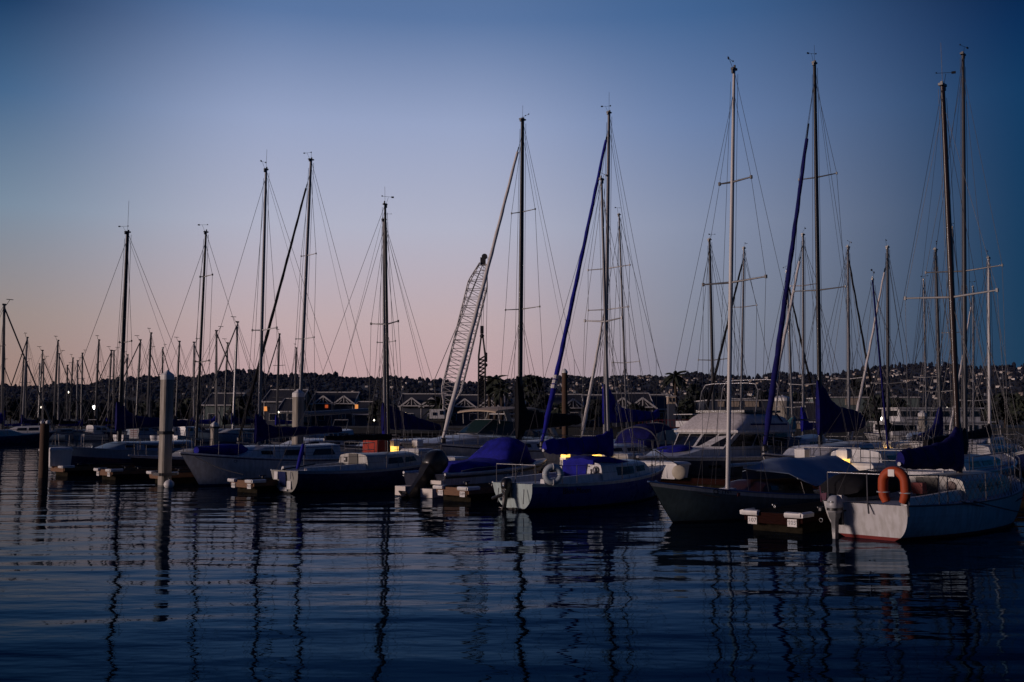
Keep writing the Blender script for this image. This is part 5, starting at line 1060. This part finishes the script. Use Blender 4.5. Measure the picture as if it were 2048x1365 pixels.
# red railing terrace and street lamps
p = at(1340, 822, 128); t = thing('terrace_railing', 'red railing along the shore terrace above the white flybridge boat', 'railing', (p.x, p.y, 1.45))
m = MB(); W_ = 8
for i in range(17): m.box((-W_ / 2 + W_ * i / 16, 0, .5), (.05, .05, 1.0))
m.build('baluster', RED, t, smooth=0); MB().box((0, 0, 1.02), (W_, .08, .06)).box((0, 0, .12), (W_, .06, .05)).build('rail', RED, t, smooth=0)
def lamp(px, py, Y, label, r=.22, m=None):
    p = at(px, py, Y); z0 = 1.4 if Y > 125 else .4; t = thing('street_lamp', label, 'lamp', (p.x, p.y, z0), 0, 'lamps lit along the shore')
    MB().tube([(0, .3, 0), (0, .3, p.z - z0 + .2), (0, .05, p.z - z0 + .3)], .06, 6).build('pole', BLACK, t); MB().ball((0, 0, p.z - z0), r, 8).build('lamp_globe', m or LIGHTW, t); MB().lathe((0, 0, p.z - z0 + r), [(r * 1.1, 0), (.04, .15)], 8).build('lamp_cap', BLACK, t)
LAMPW = mat('lamp_soft', (1., .9, .75), emit=2.5, var=0)
lamp(1765, 838, 125, 'brightest white lamp, star like, right of the navy covers', .24)
lamp(188, 815, 140, 'bright white lamp among the far masts at left', .26)
lamp(136, 785, 170, 'small high lamp above the far masts at left', .2, LAMPW)
lamp(83, 815, 150, 'faint lamp low among the leftmost masts', .16, LAMPW)
lamp(557, 825, 160, 'small lamp on the grey gable house by the concrete piling', .18, LAMPW)
lamp(803, 853, 120, 'small low lamp under the blue cover right of the dark masts', .14, LAMPW)
lamp(748, 841, 124, 'small low lamp left of the dark masts', .12, LAMPW)
lamp(1695, 861, 80, 'small lamp glowing below the navy cover at right', .09, LAMPW)
lamp(1894, 817, 130, 'lamp globe at the end of the white ferry', .16, LAMPW)

# ------------------------------------------------------------------ crane
Yc = 130; base = at(885, 838, Yc); t = thing('crane', 'pale lattice boom crane leaning right, behind the white rolled headsail', 'crane', (base.x, Yc, 1.4))
O = Vector((base.x, Yc, 1.4)); foot = at(893, 822, Yc) - O; tip = at(966, 528, Yc) - O
CRM = mat('crane_paint', (.55, .52, .51), .5, var=.2); CRD = mat('crane_dark', (.03, .028, .03), .6)
def lattice(m, a, c, w0, w1, n, r):
    d = (c - a).normalized(); s1 = d.cross(Vector((0, 1, 0))).normalized(); s2 = d.cross(s1)
    W_ = lambda q: lerp(w0, w1, sm(q / .16)) * lerp(1, .35, max(0, (q - .86) / .14))
    C = lambda q, i: lerp(a, c, q) + s1 * W_(q) * (1, -1, -1, 1)[i] / 2 + s2 * W_(q) * (1, 1, -1, -1)[i] / 2
    for i in range(4): m.tube([C(k / n, i) for k in range(n + 1)], r, 4)
    for k in range(n):
        for i in range(4):
            j = (i + 1) % 4; p, q = (i, j) if k % 2 else (j, i); m.tube([C(k / n, p), C((k + 1) / n, q)], r * .55, 4)
m = MB(); lattice(m, foot, tip, .9, 2.5, 34, .075); m.build('boom', CRM, t, smooth=0)
m = MB(); m.box(tip + Vector((0, 0, .3)), (.7, .7, 1.0)); m.lathe(tip + Vector((.2, 0, .95)), [(.38, -.15), (.38, .15)], 14, Matrix.Rotation(R(90), 3, 'X')); m.build('boom_head', CRD, t)
cb = at(875, 833, Yc) - O; ho = MB().box(cb + Vector((0, 0, .3)), (1.9, 2, 1.2)).build('cab', PLASTW, t, smooth=0); MB().box(cb + Vector((.6, -1.03, .45)), (.5, .06, .5)).box(cb + Vector((-.3, -1.03, .3)), (.5, .06, .4)).build('cab_window', GLASS, ho, smooth=0); MB().box(cb + Vector((0, 0, -.55)), (2.4, 2.4, .25)).box(cb + Vector((0, 0, -1.2)), (1.6, 1.8, 1.1)).build('carriage', CRD, t, smooth=0)
gp = at(868, 762, Yc) - O; m = MB(); m.tube([tip, gp, cb], .045, 4); k_ = lerp(foot, tip, .42); m.tube([at(907, 680, Yc) - O, at(921, 681, Yc) - O], .05, 4); m.tube([tip, at(907, 680, Yc) - O, cb], .04, 4); m.build('pendant_line', WIRE, t)
hk = at(964, 660, Yc) - O; m = MB(); 
for dx in (-.12, .12, .45): m.tube([tip + Vector((dx + .2, 0, .9)), hk + Vector((dx, 0, .3 if dx < .4 else -7))], .03, 4)
m.build('hoist_line', WIRE, t); m = MB(); m.box(hk, (.45, .4, 1.0)).ball(hk + Vector((0, 0, -.8)), .3, 8).box(hk + Vector((.5, 0, -3.6)), (.4, .4, 1.2)).ball(hk + Vector((.5, 0, -4.6)), .25, 8); m.build('hook_block', CRD, t)
# piling lead hanging from the hook
l0 = at(964, 674, Yc); t = thing('pile_lead', 'dark upright lattice piling frame hanging from the crane hook', 'pile driver', (l0.x, Yc, 1.4))
zt = l0.z - 1.4; m = MB(); a_, c_ = Vector((0, 0, 0)), Vector((0, 0, zt))
for i in range(4): m.tube([(.42 * (1, -1, -1, 1)[i], .42 * (1, 1, -1, -1)[i], 0), (.42 * (1, -1, -1, 1)[i], .42 * (1, 1, -1, -1)[i], zt - 2.5), (0.12 * (1, -1, -1, 1)[i], .1, zt)], .11, 4)
n = 18
for k in range(n):
    z0, z1 = (zt - 2.5) * k / n, (zt - 2.5) * (k + 1) / n
    for y in (-.42, .42): m.tube([(-.42, y, z0), (.42, y, z1)], .07, 4); m.tube([(.42, y, z0), (-.42, y, z0)], .06, 4)
m.build('lattice_frame', CRD, t, smooth=0); MB().box((0, 0, (zt) * .45), (.5, .5, 3.0)).build('hammer', CRD, t, smooth=0)

# ------------------------------------------------------------------ trees
LEAF = [mat('foliage_dark', (.013, .018, .020), .9, var=.5, scale=1.2), mat('foliage_olive', (.022, .030, .018), .9, var=.5, scale=1.2), mat('foliage_deep', (.009, .013, .018), .9, var=.5, scale=1.2)]
BARK = mat('tree_bark', (.05, .035, .025), .9, var=.4)
def tree(label, px, ytop, ybase, wpx, Y, kind_=0, n=900, seed=0, leaf=.5):
    rnd = random.Random(seed + px); p = at(px, ybase, Y); zt = at(px, ytop, Y).z; z0 = 1.4; Hh = zt - z0; hw = wpx / 2 * Y / FPX
    t = thing('tree', label, 'tree', (p.x, Y, z0), 0, 'trees behind the marina')
    tk = MB(); tk.tube([(0, 0, -.3), (.1, 0, Hh * .3), (.0, .1, Hh * .7)], [.035 * Hh, .025 * Hh, .008 * Hh], 7)
    cl = []
    for i in range(9):
        a = rnd.uniform(0, 6.28); q = rnd.uniform(.15, 1) ** .6; z = rnd.uniform(.32, .92); k = math.sqrt(max(.05, 1 - ((z - .5) / .5) ** 2)); c = Vector((hw * .75 * q * k * math.cos(a), hw * .75 * q * k * math.sin(a), Hh * z)); cl.append((c, rnd.uniform(.26, .46) * hw))
        tk.tube([(.05, 0, Hh * .3), lerp(Vector((.05, 0, Hh * .35)), c, .5) + Vector((0, 0, .3)), c], [.012 * Hh, .008 * Hh, .003 * Hh], 5)
    cl.append((Vector((0, 0, Hh * .9)), hw * .3)); cl.append((Vector((0, 0, Hh * .6)), hw * .55)); tk.build('trunk', BARK, t)
    m = MB()
    for i in range(n):
        c, r = cl[rnd.randrange(len(cl))]; d = Vector((rnd.gauss(0, 1), rnd.gauss(0, 1), rnd.gauss(0, .85))).normalized(); q = c + d * r * rnd.uniform(.55, 1.08); q.z = min(max(q.z, Hh * .12), Hh)
        s = leaf * rnd.uniform(.5, 1.2) * Y / 150; u = Vector((rnd.gauss(0, 1), rnd.gauss(0, 1), rnd.gauss(0, 1))).normalized(); v = d.cross(u).normalized()
        u = (d * .6 + u).normalized(); m.cur = rnd.choice((0, 0, 1)); m.add([q + u * s, q + v * s * .7, q - u * s, q - v * s * .7], [(0, 1, 2, 3)])
    m.build('crown', [LEAF[kind_], LEAF[(kind_ + 1) % 3]], t, smooth=0)
TREES = [(480, 796, 850, 62, 175, 'round dark bush tree in front of the gabled house at left'), (1060, 752, 850, 62, 150, 'tall narrow dark tree beside the black wrapped mast'), (1086, 790, 850, 50, 146, 'lower dark tree right of the black wrapped mast'), (1392, 772, 850, 70, 165, 'big dark tree left of the flybridge hoops'), (1375, 800, 850, 44, 135, 'small olive tree behind the white flybridge boat'), (1440, 790, 850, 60, 170, 'dark tree behind the white masted sloop'), (1268, 812, 850, 26, 140, 'small shrub tree under the right dormer'), (1285, 815, 850, 24, 140, 'small shrub tree right of the dormer post'),
         (1722, 752, 860, 62, 165, 'tall dark tree behind the long flat roofed building'), (1750, 795, 860, 70, 140, 'dark tree left of the star like lamp'), (1790, 800, 860, 60, 150, 'dark tree right of the star like lamp'), (1945, 795, 870, 100, 150, 'big dark tree right of the ferry'), (2010, 790, 870, 110, 145, 'big dark tree at the right picture edge'), (2060, 800, 870, 90, 140, 'dark tree cut by the right picture edge'), (1520, 785, 850, 70, 180, 'dark tree behind the bimini hoops'), (1590, 790, 850, 80, 185, 'dark tree behind the brown mast'), (1905, 810, 870, 60, 160, 'dark tree behind the tall wooden mast'),
         (20, 800, 850, 80, 190, 'dark tree at the left picture edge'), (95, 808, 850, 90, 195, 'dark tree second from the left edge'), (165, 806, 850, 80, 188, 'dark tree behind the bright lamp at left'), (240, 802, 850, 90, 192, 'dark tree behind the tall navy cover at left'), (310, 806, 850, 80, 186, 'dark tree behind the concrete piling at left'), (375, 800, 850, 70, 194, 'dark tree left of the gabled house'), (1190, 800, 850, 44, 140, 'dark tree behind the blue sloop mast'), (760, 806, 850, 50, 172, 'dark tree between the two dormered townhouses')]
for i, (px, yt, yb, w_, Y, lb) in enumerate(TREES): tree(lb, px, yt, yb, w_, Y, i % 3, seed=i)
def palm(label, px, ytop, Y, r=2.2, seed=0):
    rnd = random.Random(seed); p = at(px, ytop, Y); z0 = 1.4; Hh = p.z - z0 - .5; t = thing('palm_tree', label, 'palm tree', (p.x, Y, z0), 0, 'palm trees')
    MB().tube([(0, 0, -.2), (.1, 0, Hh * .5), (0, 0, Hh)], [.35, .26, .22], 8).build('trunk', BARK, t)
    m = MB()
    for i in range(34):
        a = rnd.uniform(0, 6.28); el = rnd.uniform(-.7, 1.2); d = Vector((math.cos(a), math.sin(a), 0)); pts = [Vector((0, 0, Hh)) + d * (r * q * math.cos(el * (1 - q * .6))) + Vector((0, 0, r * (math.sin(el) * q - .55 * q * q))) for q in (0, .25, .5, .75, 1)]
        s = Vector((-d.y, d.x, 0))
        for k in range(4):
            for sd in (1, -1): w0, w1 = (.05, .3, .34, .26, .02)[k] * sd, (.05, .3, .34, .26, .02)[k + 1] * sd; m.add([pts[k], pts[k + 1], pts[k + 1] + s * w1 - Vector((0, 0, abs(w1) * .7)), pts[k] + s * w0 - Vector((0, 0, abs(w0) * .7))], [(0, 1, 2, 3)])
    m.build('crown', LEAF[1], t, smooth=0)
palm('tall palm against the sky right of the crane lead', 990, 753, 160, 2.4, 1); palm('lower palm left of the tall one by the crane', 978, 765, 164, 2.0, 2); palm('lower palm right of the tall one by the crane', 1003, 772, 156, 2.2, 3); palm('lone palm standing against the far hillside right of centre', 1350, 745, 170, 2.6, 4); palm('dark drooping palm beside the crane cab', 880, 800, 150, 3.0, 5); palm('low palm beside the dormer house', 1118, 808, 140, 2.0, 6)

# ------------------------------------------------------------------ hills
HILLM = mat('hill_woodland', (.003, .005, .010), .95, var=.5, scale=.012)
RIDGE = [(-1500, 800), (-600, 790), (-200, 778), (0, 772), (70, 776), (130, 768), (190, 772), (220, 764), (300, 756), (400, 756), (450, 750), (500, 745), (560, 752), (620, 750), (700, 757), (800, 757), (900, 763), (960, 764), (1000, 761), (1060, 752), (1100, 757), (1130, 750), (1180, 756), (1240, 751), (1310, 752), (1345, 754), (1385, 743), (1430, 752), (1500, 756), (1550, 748), (1620, 753), (1660, 750), (1710, 742), (1770, 734), (1840, 729), (1900, 732), (1960, 737), (2048, 732), (2300, 735), (2700, 750), (3500, 780)]
def ridge_y(px):
    for (a, ya), (c, yc) in zip(RIDGE, RIDGE[1:]):
        if a <= px <= c: return lerp(ya, yc, (px - a) / (c - a))
    return 790
YF, YR = 950., 2500.
def hill_pt(px, q):      # q 0 foot .. 1 ridge
    Y = lerp(YF, YR, q); zr = at(px, ridge_y(px) + 3, YR).z; x = (px - 1024) / FPX * Y / _c
    z = lerp(3., zr, q ** 1.15); z += (6 * math.sin(px * .021 + q * 5) + 4 * math.sin(px * .057 + q * 11)) * q * (1 - q) * 3.2
    return Vector((x, Y, z))
m = MB(); cols = list(range(-1500, 3501, 20))
m.loft([[hill_pt(px, j / 14) for px in cols] for j in range(15)] + [[hill_pt(px, 1) + Vector((0, 500, -60)) for px in cols]], closed=False, cap=False)
kind(m.build('hills', HILLM, smooth=60), 'structure')
rnd = random.Random(11); m = MB()
def blob(c, r, h_):
    k = 6; ring = lambda z, q: [c + Vector((r * q * math.cos(6.283 * i / k + c.x) * rnd.uniform(.55, 1.3), r * q * math.sin(6.283 * i / k + c.x) * rnd.uniform(.6, 1.2), z + h_ * rnd.uniform(-.16, .16))) for i in range(k)]
    m.cur = rnd.randrange(2); m.loft([ring(-2, .7), ring(h_ * .35, 1), ring(h_ * .75, .8), ring(h_, .2)])
for i in range(2400):
    px = rnd.uniform(-80, 2130); cl = .5 + .5 * math.sin(px * .05) * math.sin(px * .017 + 1)
    if rnd.random() < .25 + .75 * cl:
        big = 1 + 1.1 * (abs(px - 490) < 45) + .5 * (abs(px - 640) < 40) + .35 * (px > 1480); k = rnd.uniform(2.5, 6.5) * big * (1.7 if rnd.random() < .09 else 1) * (.6 if 930 < px < 1450 else 1); blob(hill_pt(px, 1) + Vector((0, -5 - rnd.uniform(0, 40), 0)), k * rnd.uniform(.5, .9) * (.6 if px > 1480 else 1), k)
for i in range(6500):
    px = rnd.uniform(-80, 2130); q = rnd.random() ** .8; r = rnd.uniform(3, 6.5); blob(hill_pt(px, q * .97), r, r * rnd.uniform(.9, 1.4))
kind(m.build('hillside_woodland', [mat('hill_tree', (.003, .0045, .009), .95, var=.4, scale=.05), mat('hill_tree_deep', (.002, .003, .007), .95, var=.4, scale=.05)], smooth=0), 'stuff')
HW = [mat('hill_house_pale', (.62, .58, .53), .8, var=0), mat('hill_house_tan', (.40, .33, .27), .8, var=0), mat('hill_house_grey', (.20, .21, .23), .8, var=0)]; HR = mat('hill_house_roof', (.12, .09, .08), .9, var=0)
def house_mesh(i):
    mm = MB(); w_, d, h_ = ((12, 9, 5), (9, 8, 7), (16, 9, 5.5))[i]
    mm.box((0, 0, h_ / 2 - 1), (w_, d, h_ + 2)); mm.cur = 1; mm.prism([(-w_ / 2 - .5, -d / 2 - .5, h_), (-w_ / 2 - .5, d / 2 + .5, h_), (-w_ / 2 - .5, 0, h_ + 2.4)], (w_ + 1, 0, 0)); mm.cur = 2
    for k in range(3): mm.box((-w_ / 3 + w_ / 3 * k, -d / 2 - .05, h_ * .55), (1.4, .1, 1.6))
    return mm
base_h = []
for i in range(3):
    for j in range(3): base_h.append(house_mesh(i).build('hillside_house', [HW[j], HR, WINM], None, smooth=0).data)
for o in [o for o in bpy.data.objects if o.name.startswith('hillside_house')]: bpy.data.objects.remove(o)
def dens(px, q):
    d = .04 + .5 * sm((px - 600) / 200) * (.35 if px < 1100 else 1.0)
    d += 1.5 * math.exp(-((px - 1370) / 75) ** 2 - ((q - .62) / .16) ** 2) + .7 * math.exp(-((px - 1250) / 110) ** 2 - ((q - .5) / .2) ** 2) + .1 * sm((px - 1600) / 200)
    cl_ = math.sin(px * .043 + 9 * q) * math.sin(px * .017 - 13 * q + 1) + .6 * math.sin(px * .11 + 21 * q)
    return d * (1 - sm((q - .86) / .1)) * sm((q - .12) / .2) * (1.5 if cl_ > .2 else .35)
cnt = 0; stuffm = MB(); tries = 0; spots = []
while len(spots) < 640 and tries < 60000:
    tries += 1; px, q = rnd.uniform(20, 2080), rnd.random()
    if rnd.random() < dens(px, q) * .6: spots.append((px, q))
spots.sort(key=lambda s: s[1])
for k, (px, q) in enumerate(spots):
    p = hill_pt(px, q) + Vector((0, 0, 3.5)); i = rnd.randrange(9); rz = rnd.uniform(-1.4, .1); s = rnd.uniform(.22, .8) * (.5 + .4 * q)
    if k < 300:
        o = bpy.data.objects.new('hillside_house', base_h[i]); scene.collection.objects.link(o); o.location = p; o.rotation_euler = (0, 0, rz); o.scale = (s, s, s)
        tag(o, 'small pale house among dark trees on the far hillside', 'house', 'houses on the far hillside')
    else:
        Mx = Matrix.Translation(p) @ Matrix.Rotation(rz, 4, 'Z') @ Matrix.Scale(s, 4); hm = house_mesh(i // 3); hm_f = hm.f
        o_ = len(stuffm.v); stuffm.v += [tuple(Mx @ Vector(v)) for v in hm.v]; stuffm.f += [tuple(x + o_ for x in f) for f in hm.f]; stuffm.mi += [(i % 3) if x == 0 else x + 2 for x in hm.mi]
kind(stuffm.build('distant_hillside_houses', HW + [HR, WINM], smooth=0), 'stuff')

# ------------------------------------------------------------------ the air between here and the hills
hz = MB().box((0, 1250, 95), (8400, 4200, 192)).build('haze', None, smooth=0); kind(hz, 'stuff')
hm = bpy.data.materials.new('evening_haze'); hm.use_nodes = True; t_ = hm.node_tree; t_.nodes.clear()
pv = t_.nodes.new('ShaderNodeVolumePrincipled'); pv.inputs['Color'].default_value = (.18, .34, 1.0, 1); pv.inputs['Density'].default_value = HAZE
om = t_.nodes.new('ShaderNodeOutputMaterial'); t_.links.new(pv.outputs[0], om.inputs['Volume']); hz.data.materials.clear(); hz.data.materials.append(hm)
